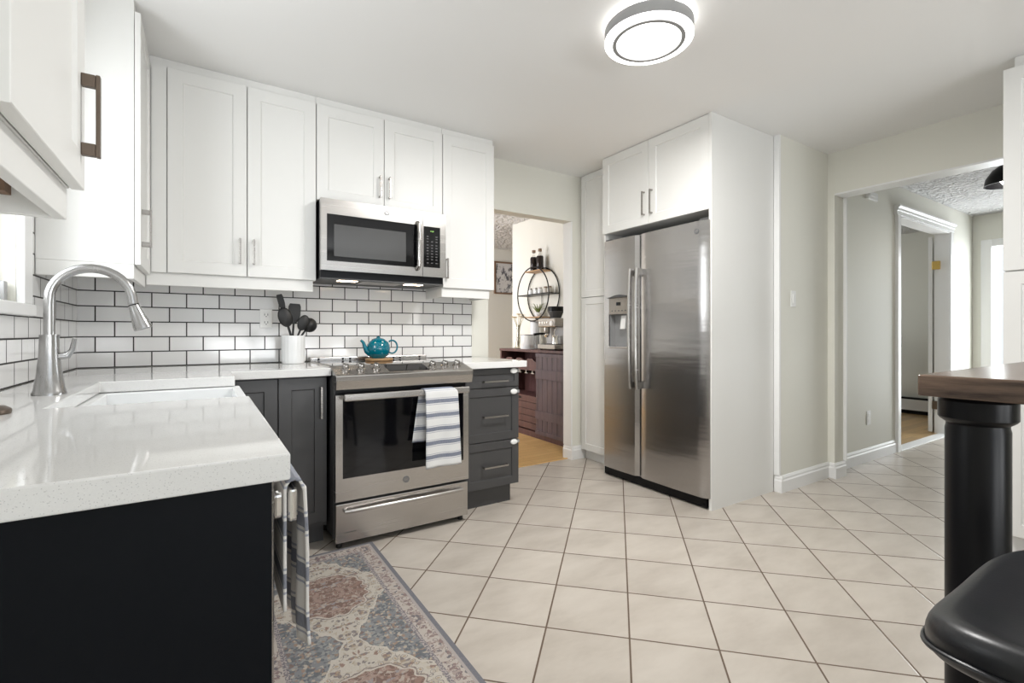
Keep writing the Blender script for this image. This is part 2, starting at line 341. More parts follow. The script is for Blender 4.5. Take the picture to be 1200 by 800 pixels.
# ------------------------------------------------------------------ mesh helpers
ORG = {}
class MB:
    def __init__(s): s.bm = bmesh.new()
    def poly(s, pts): return s.bm.faces.new([s.bm.verts.new(p) for p in pts])
    def box(s, x0, x1, y0, y1, z0, z1):
        x0, x1 = sorted((x0, x1)); y0, y1 = sorted((y0, y1)); z0, z1 = sorted((z0, z1))
        v = [s.bm.verts.new((x, y, z)) for z in (z0, z1) for y in (y0, y1) for x in (x0, x1)]
        for f in ((0, 2, 3, 1), (4, 5, 7, 6), (0, 1, 5, 4), (2, 6, 7, 3), (0, 4, 6, 2), (1, 3, 7, 5)): s.bm.faces.new([v[i] for i in f])
        return s
    def tube(s, pts, r, seg=16, cap=True, flat=None):
        pts = [Vector(p) for p in pts]; n = len(pts); rs = r if isinstance(r, (list, tuple)) else [r]*n
        rings = []; up = None
        for i, p in enumerate(pts):
            t = (pts[min(i+1, n-1)]-pts[max(i-1, 0)]).normalized()
            if up is None:
                a = Vector((0, 0, 1)) if abs(t.z) < 0.9 else Vector((0, 1, 0))
                up = (a - t*a.dot(t)).normalized()
            else: up = (up - t*up.dot(t)).normalized()
            sd = t.cross(up)
            fl = flat or 1
            rings.append([s.bm.verts.new(p + up*(math.cos(k*2*PI/seg)*rs[i]) + sd*(math.sin(k*2*PI/seg)*rs[i]*fl)) for k in range(seg)])
        for i in range(n-1):
            for k in range(seg):
                s.bm.faces.new((rings[i][k], rings[i][(k+1) % seg], rings[i+1][(k+1) % seg], rings[i+1][k]))
        if cap:
            s.bm.faces.new(list(reversed(rings[0]))); s.bm.faces.new(rings[-1])
        return s
    def lathe(s, prof, c=(0, 0, 0), seg=32, mat=None):
        c = Vector(c); rings = []
        for r, z in prof:
            if r < 1e-6: rings.append([s.bm.verts.new(tf(mat, Vector((0, 0, z)))+c)])
            else: rings.append([s.bm.verts.new(tf(mat, Vector((r*math.cos(k*2*PI/seg), r*math.sin(k*2*PI/seg), z)))+c) for k in range(seg)])
        for a, b in zip(rings, rings[1:]):
            for k in range(seg):
                k2 = (k+1) % seg
                if len(a) == 1 and len(b) == 1: continue
                if len(a) == 1: s.bm.faces.new((a[0], b[k2], b[k]))
                elif len(b) == 1: s.bm.faces.new((a[k], a[k2], b[0]))
                else: s.bm.faces.new((a[k], a[k2], b[k2], b[k]))
        return s
    def prism(s, pts, z0, z1):
        a = [s.bm.verts.new((x, y, z0)) for x, y in pts]; b = [s.bm.verts.new((x, y, z1)) for x, y in pts]; n = len(pts)
        s.bm.faces.new(list(reversed(a))); s.bm.faces.new(b)
        for i in range(n): s.bm.faces.new((a[i], a[(i+1) % n], b[(i+1) % n], b[i]))
        return s
    def extr(s, prof, p0, p1, out, up=(0, 0, 1)):
        """profile of (outward, up) swept from p0 to p1"""
        p0, p1, o, u = Vector(p0), Vector(p1), Vector(out), Vector(up)
        a = [s.bm.verts.new(p0+o*w+u*h) for w, h in prof]; b = [s.bm.verts.new(p1+o*w+u*h) for w, h in prof]; n = len(prof)
        s.bm.faces.new(a); s.bm.faces.new(list(reversed(b)))
        for i in range(n): s.bm.faces.new((a[i], b[i], b[(i+1) % n], a[(i+1) % n]))
        return s
    def grid(s, f, nu, nv):
        g = [[s.bm.verts.new(f(i/nu, j/nv)) for j in range(nv+1)] for i in range(nu+1)]
        for i in range(nu):
            for j in range(nv): s.bm.faces.new((g[i][j], g[i+1][j], g[i+1][j+1], g[i][j+1]))
        return s
    def build(s, name, mat, parent=None, bevel=0.0, smooth=False, seg=2, sub=0, solid=0.0, kind=None, label=None, angle=35):
        bmesh.ops.recalc_face_normals(s.bm, faces=s.bm.faces[:])
        off = ORG[parent.name] if parent is not None else Vector((0, 0, 0))
        bmesh.ops.translate(s.bm, verts=s.bm.verts[:], vec=-off)
        me = bpy.data.meshes.new(name); s.bm.to_mesh(me); s.bm.free()
        if smooth:
            for p in me.polygons: p.use_smooth = True
        o = bpy.data.objects.new(name, me); COL.objects.link(o)
        if mat is not None: me.materials.append(M[mat] if isinstance(mat, str) else mat)
        if parent is not None: o.parent = parent
        ORG[o.name] = off.copy()
        if solid: md = o.modifiers.new('solid', 'SOLIDIFY'); md.thickness = solid; md.offset = 0
        if bevel: md = o.modifiers.new('bevel', 'BEVEL'); md.width = bevel; md.segments = seg; md.limit_method = 'ANGLE'; md.angle_limit = math.radians(40)
        if sub: md = o.modifiers.new('sub', 'SUBSURF'); md.levels = sub; md.render_levels = sub
        if smooth and not sub:
            try: me.set_sharp_from_angle(angle=math.radians(angle))
            except Exception: pass
        if kind: o['kind'] = kind
        if label: o['label'] = label
        return o
def tf(m, v): return m @ v if m is not None else v
def tag(o, label, cat, group=None):
    o['label'] = label; o['category'] = cat
    if group: o['group'] = group
    return o
def thing(name, label, cat, loc, group=None):
    o = bpy.data.objects.new(name, None); COL.objects.link(o); o.location = loc; o.empty_display_size = 0.05
    ORG[o.name] = Vector(loc); return tag(o, label, cat, group)
def struct(name, mb, mat, bevel=0.0, parent=None):
    return mb.build(name, mat, parent, bevel=bevel, kind='structure')
def B(x0, x1, y0, y1, z0, z1): return MB().box(x0, x1, y0, y1, z0, z1)

# local frames: u along the width, w outward from the face
def fr(face, pos_):
    if face == '-y': return lambda u, w, z: (u, pos_-w, z)
    if face == '+x': return lambda u, w, z: (pos_+w, u, z)
    if face == '-x': return lambda u, w, z: (pos_-w, u, z)
def shaker(T, u0, u1, z0, z1, th=0.02, st=0.06, rec=0.007, sl=0.004):
    """one shaker door or drawer front; front surface at w = 0, body behind"""
    mb = MB(); bm = mb.bm
    def ring(i, w): return [bm.verts.new(T(u, w, z)) for u, z in ((u0+i, z0+i), (u1-i, z0+i), (u1-i, z1-i), (u0+i, z1-i))]
    bk, e0, o, a, b = ring(0, -th), ring(0, -0.0015), ring(0.0015, 0), ring(st, 0), ring(st+sl, -rec)
    for p, q in ((bk, e0), (e0, o), (o, a), (a, b)):
        for k in range(4): bm.faces.new((p[k], p[(k+1) % 4], q[(k+1) % 4], q[k]))
    bm.faces.new(b); bm.faces.new(list(reversed(bk))); return mb
def tbox(T, u0, u1, w0, w1, z0, z1, mb=None):
    mb = mb or MB(); p, q = T(u0, w0, z0), T(u1, w1, z1)
    return mb.box(p[0], q[0], p[1], q[1], z0, z1)
def pull(T, u0, u1, z0, z1, mat, parent, out=0.03, t=0.010, name='handle', label=None, w0=0, ph=0.005):
    """bar pull between (u0,z0) and (u1,z1): flat bar on two posts"""
    mb = MB(); h = t/2
    if abs(u1-u0) < 1e-6:
        tbox(T, u0-h, u0+h, w0+out-0.007, w0+out, z0, z1, mb)
        for z in (z0+ph+0.001, z1-ph-0.001): tbox(T, u0-h, u0+h, w0, w0+out-0.0071, z-ph, z+ph, mb)
    else:
        tbox(T, u0, u1, w0+out-0.007, w0+out, z0-h, z0+h, mb)
        for u in (u0+0.006, u1-0.006): tbox(T, u-0.005, u+0.005, w0, w0+out-0.0071, z0-h, z0+h, mb)
    return mb.build(name, mat, parent, bevel=0.0015, label=label)

# ================================================================== SETTING
H = 2.467; YW = 3.235
struct('floor', B(-0.7, 7.75, -2.75, YW+0.05, -0.06, 0), 'floor')
struct('floor_dining', B(-0.7, 5.2, YW+0.05, 6.85, -0.06, 0), 'oak')
struct('trim_1', MB().extr([(0, 0), (0.03, 0), (0.022, 0.006), (0.008, 0.006)], (1.86, YW+0.038, 0), (2.70, YW+0.038, 0), (0, 1, 0)), 'oak')
struct('floor_study', B(4.3, 8.4, 1.90, 4.05, 0.0, 0.004), 'oakgrey')
struct('ceiling', B(-0.7, 4.10, -2.75, YW+0.05, H, H+0.08), 'ceil')
struct('ceiling_dining', B(-0.7, 5.2, YW+0.05, 6.85, H, H+0.08), 'swirl')
struct('ceiling_hall', B(4.10, 8.4, -2.75, 3.285, H, H+0.08), 'swirl')
struct('ceiling_study', B(5.2, 8.4, 3.285, 4.15, H, H+0.08), 'ceil')
# left wall with the sink window
WY0, WY1, WZ0, WZ1 = 1.38, 2.32, 1.20, 2.16
mb = MB().box(-0.66, -0.545, -2.75, WY0, 0, H).box(-0.66, -0.545, WY1, YW+0.11, 0, H).box(-0.66, -0.545, WY0, WY1, 0, WZ0).box(-0.66, -0.545, WY0, WY1, WZ1, H)
struct('wall_left', mb, 'wall')
w = thing('window_1', 'x', 'x', (-0.60, (WY0+WY1)/2, WZ0)); del w['label']; del w['category']; w['kind'] = 'structure'
mb = MB()
for a in ((WY0-0.09, WY0, WZ0-0.02, WZ1+0.09), (WY1, WY1+0.095, WZ0-0.02, WZ1+0.09), (WY0, WY1, WZ1, WZ1+0.09)): mb.box(-0.5449, -0.522, a[0], a[1], a[2]+0.0225, a[3])
mb.build('casing', 'trim', w, bevel=0.004)
B(-0.5449, -0.512, WY0-0.095, WY1+0.095, WZ0-0.040, WZ0+0.002).build('window_sill', 'trim', w, bevel=0.005)
mb = MB()
for a in ((WY0, WY0+0.05, WZ0, WZ1), (WY1-0.05, WY1, WZ0, WZ1), (WY0, WY1, WZ0, WZ0+0.05), (WY0, WY1, WZ1-0.05, WZ1), (WY0, WY1, 1.66, 1.70)): mb.box(-0.64, -0.60, *a)
mb.build('sash', 'trim', w, bevel=0.003)
B(-0.623, -0.619, WY0+0.05, WY1-0.05, WZ0+0.05, WZ1-0.05).build('glass_pane', 'glass', w)
B(-0.585, -0.56, WY1-0.05, WY1-0.02, WZ0+0.0, WZ0+0.075).build('window_latch', 'ring', w, bevel=0.003)
# back (stove) wall with doorway header
mb = MB().box(-0.5449, 1.857, YW, YW+0.11, 0, H).box(1.857, 2.70, YW, YW+0.11, 2.068, H).box(2.70, 3.45, YW, YW+0.11, 0, H)
struct('wall_back', mb, 'wall')
struct('wall_fridge', B(3.35, 3.45, 1.9, YW, 0, H), 'wall')
struct('wall_switch', B(3.352, 4.02, 1.79, 1.90, 0, H), 'wall')
struct('wall_right', MB().box(4.02, 4.16, 1.742, 1.90, 0, H).box(4.02, 4.16, -0.9, 1.742, 2.152, H).box(4.02, 4.16, -2.75, -0.9, 0, H), 'wall')
struct('wall_hall', MB().box(4.16, 5.45, 1.827, 1.94, 0, H).box(5.45, 6.78, 1.827, 1.94, 2.19, H).box(6.78, 8.4, 1.827, 1.94, 0, H), 'wall')
# hall end wall with a glazed door
struct('wall_end', MB().box(7.6, 7.72, 1.66, 1.827, 0, H).box(7.6, 7.72, -2.75, 0.75, 0, H).box(7.6, 7.72, 0.75, 1.66, 2.087, H).box(7.6, 7.72, 0.75, 1.66, 0, 0.12), 'wall')
w = thing('window_2', 'x', 'x', (7.6, 1.0, 0.12)); del w['label']; del w['category']; w['kind'] = 'structure'
mb = MB().box(7.575, 7.599, 1.66, 1.752, 0, 2.17).box(7.575, 7.599, 0.66, 0.75, 0, 2.17).box(7.575, 7.599, 0.75, 1.66, 2.087, 2.17)
mb.build('casing', 'trim', w, bevel=0.006)
B(7.65, 7.656, 0.75, 1.66, 0.12, 2.087).build('glass_pane', 'glass', w)
# study beyond the hall door
struct('wall_study', MB().box(8.15, 8.25, 1.94, 4.05, 0, H).box(4.3, 5.2, 4.05, 4.15, 0, H).box(7.2, 8.25, 4.05, 4.15, 0, H).box(5.2, 7.2, 4.05, 4.15, 0, 0.8).box(5.2, 7.2, 4.05, 4.15, 2.2, H).box(4.2, 4.3, 1.94, 4.15, 0, H), 'wall')
# dining room
struct('wall_dining', B(3.30, 3.40, YW+0.11, 5.13, 0, H), 'wall')
struct('wall_far', B(-0.7, 5.2, 6.7, 6.8, 0, H), 'wall')
struct('wall_side', MB().box(0.62, 0.70, YW+0.11, 4.2, 0, H).box(0.62, 0.70, 6.2, 6.7, 0, H).box(0.62, 0.70, 4.2, 6.2, 0, 0.7).box(0.62, 0.70, 4.2, 6.2, 2.3, H), 'wall')
struct('wall_corner', B(5.1, 5.2, 3.4, 6.7, 0, H), 'wall')
# wall behind the camera, with an unseen wide window added to give daylight
struct('wall_front', MB().box(-0.66, -0.25, -2.75, -2.65, 0, H).box(2.65, 7.6, -2.75, -2.65, 0, H).box(-0.25, 2.65, -2.75, -2.65, 0, 0.6).box(-0.25, 2.65, -2.75, -2.65, 2.3, H), 'wall')
w = thing('window_3', 'x', 'x', (1.2, -2.7, 0.6)); del w['label']; del w['category']; w['kind'] = 'structure'
mb = MB().box(-0.34, -0.25, -2.6499, -2.62, 0.5, 2.39).box(2.65, 2.74, -2.6499, -2.62, 0.5, 2.39).box(-0.25, 2.65, -2.6499, -2.62, 2.3, 2.39).box(-0.25, 2.65, -2.6499, -2.60, 0.56, 0.6)
for x in (0.70, 1.68): mb.box(x-0.03, x+0.03, -2.72, -2.68, 0.6, 2.3)
mb.build('window_frame', 'trim', w)
# baseboards
BBP = [(0, 0), (0.016, 0), (0.016, 0.078), (0.011, 0.088), (0.011, 0.100), (0.005, 0.115), (0, 0.115)]
def bb(name, p0, p1, out): struct(name, MB().extr(BBP, p0, p1, out), 'trim')
bb('baseboard_switch', (3.352, 1.7899, 0), (4.02, 1.7899, 0), (0, -1, 0))
bb('baseboard_strip', (3.3519, 1.774, 0), (3.3519, 1.826, 0), (-1, 0, 0))
bb('baseboard_post', (4.0199, 1.742, 0), (4.0199, 1.774, 0), (-1, 0, 0))
bb('baseboard_jamb', (4.004, 1.7419, 0), (4.176, 1.7419, 0), (0, -1, 0))
bb('baseboard_jamb_end', (4.1601, 1.742, 0), (4.1601, 1.81, 0), (1, 0, 0))
bb('baseboard_hall', (4.1763, 1.8269, 0), (5.385, 1.8269, 0), (0, -1, 0))
bb('baseboard_hall_end', (6.86, 1.8269, 0), (7.6, 1.8269, 0), (0, -1, 0))
bb('baseboard_end', (7.5999, 1.753, 0), (7.5999, 1.81, 0), (-1, 0, 0))
bb('baseboard_doorway', (2.6999, 3.22, 0), (2.6999, 3.345, 0), (-1, 0, 0))
bb('baseboard_back', (2.684, 3.2349, 0), (2.835, 3.2349, 0), (0, -1, 0))
bb('baseboard_dining', (3.2999, 4.86, 0), (3.2999, 5.13, 0), (-1, 0, 0))
bb('baseboard_far', (0.7, 6.6999, 0), (5.1, 6.6999, 0), (0, -1, 0))
bb('baseboard_study', (8.1499, 1.94, 0.004), (8.1499, 4.05, 0.004), (-1, 0, 0))
# white corner strip where the fridge panel meets the wall, doorway jamb, and header soffit trim
struct('trim_2', B(3.336, 3.3515, 1.7895, 1.8285, 0.116, H), 'trim')
struct('trim_3', B(2.688, 2.6998, 3.236, 3.344, 0.117, 2.067), 'trim')
struct('trim_4', B(4.015, 4.165, -0.9, 1.741, 2.140, 2.1518), 'trim')
struct('trim_5', B(4.1601, 4.168, 1.72, 1.8265, 0.117, 2.15), 'trim')
# door casing in the hall
mb = MB()
for a in ((5.385, 5.45, 0, 2.19), (6.78, 6.86, 0, 2.19)): mb.box(a[0], a[1], 1.802, 1.8268, a[2], a[3])
mb.extr([(0, 0), (0.025, 0), (0.025, 0.035), (0.034, 0.04), (0.034, 0.06), (0.05, 0.075), (0.05, 0.09), (0, 0.09)], (5.36, 1.8268, 2.19), (6.885, 1.8268, 2.19), (0, -1, 0))
mb.box(5.4501, 5.463, 1.81, 1.94, 0, 2.19).box(6.765, 6.7799, 1.81, 1.94, 0.0, 2.19).box(5.463, 6.765, 1.81, 1.94, 2.175, 2.1899)
struct('trim_6', mb, 'trim', bevel=0.002)
d = thing('door_1', 'x', 'x', (6.775, 1.95, 0)); del d['label']; del d['category']; d['kind'] = 'structure'
mb = MB().box(0, 0.76, 0, 0.036, 0.012, 2.16)
bmesh.ops.rotate(mb.bm, verts=mb.bm.verts[:], cent=(0, 0, 0), matrix=Matrix.Rotation(math.radians(15), 3, 'Z')); bmesh.ops.translate(mb.bm, verts=mb.bm.verts[:], vec=(6.755, 1.952, 0))
mb.build('door_leaf', 'trim', d, bevel=0.002)
for z, mt in ((1.84, 'brass'), (0.31, 'bronze')):
    B(6.735, 6.7649, 1.885, 1.951, z-0.045, z+0.045).build('hinge', mt, d, bevel=0.002)
# glossy threshold between tile and study floor
struct('trim_7', B(5.463, 6.765, 1.80, 1.90, 0, 0.009), 'trim', bevel=0.003)
# upper filler strips up to the ceiling
struct('trim_8', B(-0.236, 1.722, 2.958, 2.975, 2.405, H-0.0005), 'cab', bevel=0.002)

# ================================================================== BACKSPLASH
b_ = B(-0.5449, 1.708, YW-0.009, YW-0.0002, 0.921, 1.50)
tag(b_.build('backsplash', 'subway_back'), 'white subway tile backsplash with dark grout behind the stove', 'backsplash')
mb = MB().box(-0.5448, -0.536, -0.3, 2.416, 0.921, WZ0-0.041).box(-0.5448, -0.536, 2.4165, YW-0.0095, 0.921, 1.395).box(-0.5448, -0.536, 2.4165, 2.499, 1.395, H-0.002)
tag(mb.build('backsplash', 'subway_left'), 'white subway tile backsplash beside the window on the sink wall', 'backsplash')

# ================================================================== COUNTERTOPS
CT0, CT1 = 0.88, 0.92
pts = [(-0.5355, 0.785), (0.110, 0.785), (0.110, 1.565), (-0.32, 1.565), (-0.32, 2.30), (0.110, 2.30), (0.110, 2.58), (0.553, 2.58), (0.553, 3.2255), (-0.5355, 3.2255)]
tag(MB().prism(pts, CT0, CT1).build('countertop', 'quartz', bevel=0.003), 'white speckled quartz L-shaped countertop around the sink', 'countertop')
tag(B(1.312, 1.772, 2.58, 3.2255, CT0, CT1).build('countertop', 'quartz', bevel=0.003), 'short white quartz countertop right of the stove', 'countertop')

# sink
s_ = thing('farmhouse_sink', 'white farmhouse sink set into the quartz counter below the faucet', 'sink', (-0.1, 1.93, 0.64))
def sink_mb():
    mb = MB(); x0, x1, y0, y1 = -0.355, 0.128, 1.535, 2.33; t = 0.03; z0, z1 = 0.65, 0.878
    mb.box(x0, x1, y0, y0+t+0.03, z0, z1).box(x0, x1, y1-t-0.03, y1, z0, z1).box(x0, x0+t+0.03, y0+0.06, y1-0.06, z0, z1).box(x1-t, x1, y0+0.06, y1-0.06, z0, z1).box(x0, x1, y0, y1, z0-0.02, z0)
    return mb
sink_mb().build('basin', 'porcelain', s_, bevel=0.004)
MB().lathe([(0, 0.6505), (0.04, 0.6505), (0.045, 0.653), (0, 0.654)][::-1], (-0.1, 1.93, 0)).build('drain', 'chrome', s_, smooth=True)

# faucet
f_ = thing('faucet', 'tall brushed nickel gooseneck faucet standing behind the sink', 'faucet', (-0.38, 1.917, CT1))
MB().lathe([(0, 0), (0.039, 0), (0.039, 0.006), (0.036, 0.012), (0.029, 0.06), (0.024, 0.11), (0.022, 0.165), (0.0225, 0.17), (0.0225, 0.175), (0, 0.175)], (-0.38, 1.917, CT1), 40).build('base', 'faucet', f_, smooth=True)
path = [(-0.380, 1.917, 1.09), (-0.380, 1.917, 1.14), (-0.380, 1.917, 1.19)]
R_ = 0.096
for k in range(1, 16):
    a = PI - k*PI*0.93/15; path.append((-0.284+R_*math.cos(a), 1.917, 1.200+R_*math.sin(a)))
path.append((-0.186, 1.917, 1.192))
MB().tube(path, 0.0135, 24).build('spout', 'faucet', f_, smooth=True)
e0, e1 = Vector((-0.1855, 1.917, 1.190)), Vector((-0.160, 1.917, 1.112))
dd = (e1-e0)
MB().tube([e0, e0+dd*0.04], 0.0142, 24).build('collar', 'black', f_, smooth=True)
MB().tube([e0+dd*0.045, e0+dd*0.3, e0+dd*0.85, e0+dd*0.97, e1], [0.0145, 0.017, 0.0245, 0.025, 0.022], 28).build('spray_head', 'faucet', f_, smooth=True)
MB().tube([(-0.362, 1.917, 1.03), (-0.340, 1.917, 1.033), (-0.330, 1.917, 1.05), (-0.322, 1.905, 1.085)], [0.011, 0.010, 0.007, 0.005], 14).build('handle', 'faucet', f_, smooth=True)
tag(MB().lathe([(0, 0), (0.036, 0), (0.038, 0.004), (0.037, 0.010), (0.028, 0.017), (0, 0.019)], (-0.40, 1.515, CT1), 32).build('drain_stopper', 'bronze', smooth=True), 'dark bronze round stopper lying on the counter at the left edge', 'stopper')

# ================================================================== BASE CABINETS
tag(B(-0.5448, 0.088, 0.815, 0.833, 0, 0.8795).build('end_panel', 'panel', bevel=0.001), 'charcoal end panel with its shade painted near-black, closing the counter run nearest the viewer', 'panel')
# dishwasher
d_ = thing('dishwasher', 'stainless dishwasher under the counter beside the dark end panel', 'dishwasher', (-0.2, 1.14, 0))
B(-0.5, 0.055, 0.836, 1.434, 0.10, 0.878).build('tub', 'gapdark', d_)
B(-0.45, 0.02, 0.836, 1.434, 0.0, 0.0995).build('toe_kick', 'black', d_)
B(0.056, 0.094, 0.838, 1.432, 0.115, 0.872).build('door', 'steel', d_, bevel=0.006)
MB().box(0.116, 0.132, 0.856, 1.414, 0.790, 0.846).box(0.094, 0.1159, 0.862, 0.885, 0.797, 0.839).box(0.094, 0.1159, 1.385, 1.408, 0.797, 0.839).build('handle', 'chrome', d_, bevel=0.006, seg=3)
# sink base
c_ = thing('base_cabinet', 'charcoal base cabinet beneath the white farmhouse sink', 'cabinet', (-0.2, 1.93, 0))
B(-0.5448, 0.06, 1.440, 2.42, 0.10, 0.625).build('body', 'dark', c_)
B(-0.54, 0.0, 1.440, 2.42, 0.0, 0.0995).build('toe_kick', 'dark', c_)
T = fr('+x', 0.082)
for u0, u1, h in ((1.443, 1.930, 1.90), (1.934, 2.418, 1.965)):
    dr = shaker(T, u0, u1, 0.13, 0.62).build('door', 'dark', c_); pull(T, h, h, 0.45, 0.60, 'nickel', dr)
B(0.0601, 0.08, 1.443, 1.52, 0.63, 0.875).build('filler', 'dark', c_); B(0.0601, 0.08, 2.345, 2.418, 0.63, 0.875).build('filler', 'dark', c_)
# corner base
c_ = thing('base_cabinet', 'charcoal corner base cabinet left of the stove with two tall doors', 'cabinet', (0.1, 2.9, 0))
MB().prism([(-0.5448, 2.425), (0.06, 2.425), (0.06, 2.636), (0.540, 2.636), (0.540, 3.2255), (-0.5448, 3.2255)], 0.10, 0.8795).build('body', 'dark', c_)
MB().box(0.0, 0.535, 2.69, 3.2, 0.0, 0.0995).build('toe_kick', 'dark', c_)
T = fr('-y', 2.612)
shaker(T, 0.087, 0.307, 0.125, 0.872, st=0.058).build('door', 'dark', c_)
dr = shaker(T, 0.311, 0.537, 0.125, 0.872, st=0.058).build('door', 'dark', c_)
pull(T, 0.508, 0.508, 0.66, 0.825, 'nickel', dr)
# drawer cabinet
c_ = thing('drawer_cabinet', 'charcoal three-drawer base cabinet right of the stove', 'cabinet', (1.53, 2.9, 0))
B(1.318, 1.726, 2.634, 3.2255, 0.12, 0.8795).build('body', 'dark', c_, bevel=0.001)
B(1.318, 1.700, 2.672, 3.20, 0.0, 0.1195).build('toe_kick', 'dark', c_)
for z0, z1, zh in ((0.757, 0.872, 0.793), (0.419, 0.752, 0.576), (0.128, 0.414, 0.262)):
    dr = shaker(T, 1.320, 1.728, z0, z1, st=0.05 if z1-z0 > 0.2 else 0.032).build('drawer', 'dark', c_)
    if z0 > 0.7: zh = 0.797
    pull(T, 1.458, 1.634, zh, zh, 'nickel', dr, out=0.032, t=0.011)
for z in (0.856, 0.722, 0.398):
    lk = MB().lathe([(0, 0), (0.019, 0), (0.021, 0.003), (0.019, 0.011), (0.012, 0.014), (0, 0.014)], (0, 0, 0), 20, Matrix.Rotation(PI/2, 4, 'X'))
    bmesh.ops.scale(lk.bm, verts=lk.bm.verts[:], vec=(1.25, 1, 0.82)); bmesh.ops.translate(lk.bm, verts=lk.bm.verts[:], vec=(1.688, 2.6118, z))
    lo = lk.build('child_lock', 'plastic', c_, smooth=True, label='white oval child lock on the drawer corner')
    MB().box(1.705, 1.7315, 2.6075, 2.611, z-0.009, z+0.009).box(1.7285, 1.7315, 2.611, 2.66, z-0.009, z+0.009).build('strap', 'glassstrap' if False else 'ring', lo)

# ================================================================== RANGE
r_ = thing('range_stove', 'stainless slide-in range with black oven window between charcoal cabinets', 'stove', (0.93, 2.85, 0))
RX, RW = 0.556, 1.308
B(RX, RW, 2.545, 3.19, 0.05, 0.905).build('body', 'gapdark', r_)
for x in (RX+0.03, RW-0.03):
    for y in (2.56, 3.15): MB().lathe([(0, 0), (0.015, 0), (0.015, 0.0495), (0, 0.0495)], (x, y, 0), 16).build('foot', 'blackmatte', r_)
B(RX+0.004, RW-0.004, 2.512, 2.544, 0.036, 0.232).build('storage_drawer', 'steel', r_, bevel=0.003)
mb = MB(); n = 24
mb.tube([(RX+0.045+ (RW-RX-0.09)*k/n, 2.497-0.014*math.sin(PI*k/n)**0.5, 0.196+0.002*math.sin(PI*k/n)) for k in range(n+1)], 0.010, 14)
for x in (RX+0.05, RW-0.05): mb.tube([(x, 2.512, 0.196), (x, 2.497, 0.196)], 0.009, 12)
dh = mb.build('drawer_handle', 'steel', r_, smooth=True)
mb = MB()
for k in range(9): mb.box(RX+0.045+k*0.0068, RX+0.0495+k*0.0068, 2.5112, 2.5118, 0.083, 0.088)
mb.build('badge_print', 'gapdark', r_)
od = MB()
od.box(RX+0.002, RX+0.036, 2.505, 2.544, 0.248, 0.785).box(RW-0.036, RW-0.002, 2.505, 2.544, 0.248, 0.785).box(RX+0.036, RW-0.036, 2.505, 2.544, 0.248, 0.362).box(RX+0.036, RW-0.036, 2.505, 2.544, 0.765, 0.785)
door = od.build('oven_door', 'steel', r_)
B(RX+0.0361, RW-0.0361, 2.507, 2.543, 0.3621, 0.7649).build('oven_window', 'blackglass', door)
mb = MB()
mb.box(RX+0.028, RW-0.028, 2.436, 2.456, 0.7605, 0.7955)
for x in (RX+0.045, RW-0.045): mb.box(x-0.012, x+0.012, 2.4561, 2.5045, 0.766, 0.790)
mb.build('oven_handle', 'steel', door, bevel=0.006, seg=3)
def badge(x, y, z, parent, face, R=0.016):
    rot = Matrix.Rotation(PI/2, 4, 'X') if face == '-y' else Matrix.Rotation(-PI/2, 4, 'Y')
    o = MB().lathe([(0, 0), (R, 0), (R, 0.0016), (R*0.9, 0.0022), (R*0.86, 0.0014), (0, 0.0014)], (x, y, z), 28, rot).build('badge', 'badge', parent, smooth=True, label='round grey maker badge')
    cu = bpy.data.curves.new('monogram', 'FONT'); cu.body = 'GE'; cu.size = R*1.15; cu.align_x = 'CENTER'; cu.align_y = 'CENTER'; cu.extrude = 0.0002; cu.shear = 0.3; cu.space_character = 0.85
    t = bpy.data.objects.new('monogram', cu); COL.objects.link(t)
    dg = bpy.context.evaluated_depsgraph_get(); me = bpy.data.meshes.new_from_object(t.evaluated_get(dg)); bpy.data.objects.remove(t)
    q = bpy.data.objects.new('monogram', me); COL.objects.link(q); me.materials.clear(); me.materials.append(M['steel']); q.parent = o
    off = ORG[o.name]
    if face == '-y': q.rotation_euler = (PI/2, 0, 0); q.location = Vector((x, y-0.0017, z))-off
    else: q.rotation_euler = (PI/2, 0, -PI/2); q.location = Vector((x-0.0017, y, z))-off
badge(0.925, 2.505, 0.307, r_, '-y', 0.018)
# dark strip between door and control panel, sloped control panel
B(RX+0.01, RW-0.01, 2.53, 2.5449, 0.786, 0.815).build('vent_strip', 'black', r_)
prof = [(0, 0.815), (0.072, 0.815), (0.082, 0.860), (0.084, 0.885), (0.070, 0.893), (-0.07, 0.928), (-0.07, 0.905), (0, 0.905)]
MB().extr(prof, (RX-0.006, 2.5449, 0), (RW+0.006, 2.5449, 0), (0, -1, 0)).build('control_panel', 'steel', r_, bevel=0.003)
sl = math.atan2(0.035, 0.14)
def onpanel(x, y): return Vector((x, y, 0.893+(y-2.4749)*0.25))
Rk = Matrix.Rotation(sl, 4, 'X')
for x in (0.615, 0.695, 0.775, 1.095, 1.172, 1.248):
    c0 = onpanel(x, 2.545)
    kb = MB().lathe([(0, 0), (0.024, 0), (0.024, 0.004), (0.0185, 0.007), (0.0175, 0.024), (0.015, 0.029), (0, 0.030)], c0, 24, Rk).build('knob', 'knob', r_, smooth=True)
    MB().tube([c0+Vector((-0.002, 0.012, 0.0295)), c0+Vector((0.0, -0.019, 0.0235))], 0.0045, 10).build('grip', 'knob', kb, smooth=True)
mb = MB(); a0, a1 = 2.492, 2.60
mb.poly([onpanel(0.83, a0)+Vector((0, 0, .0012)), onpanel(1.055, a0)+Vector((0, 0, .0012)), onpanel(1.055, a1)+Vector((0, 0, .0012)), onpanel(0.83, a1)+Vector((0, 0, .0012))])
mb.build('display', 'blackglass', r_)
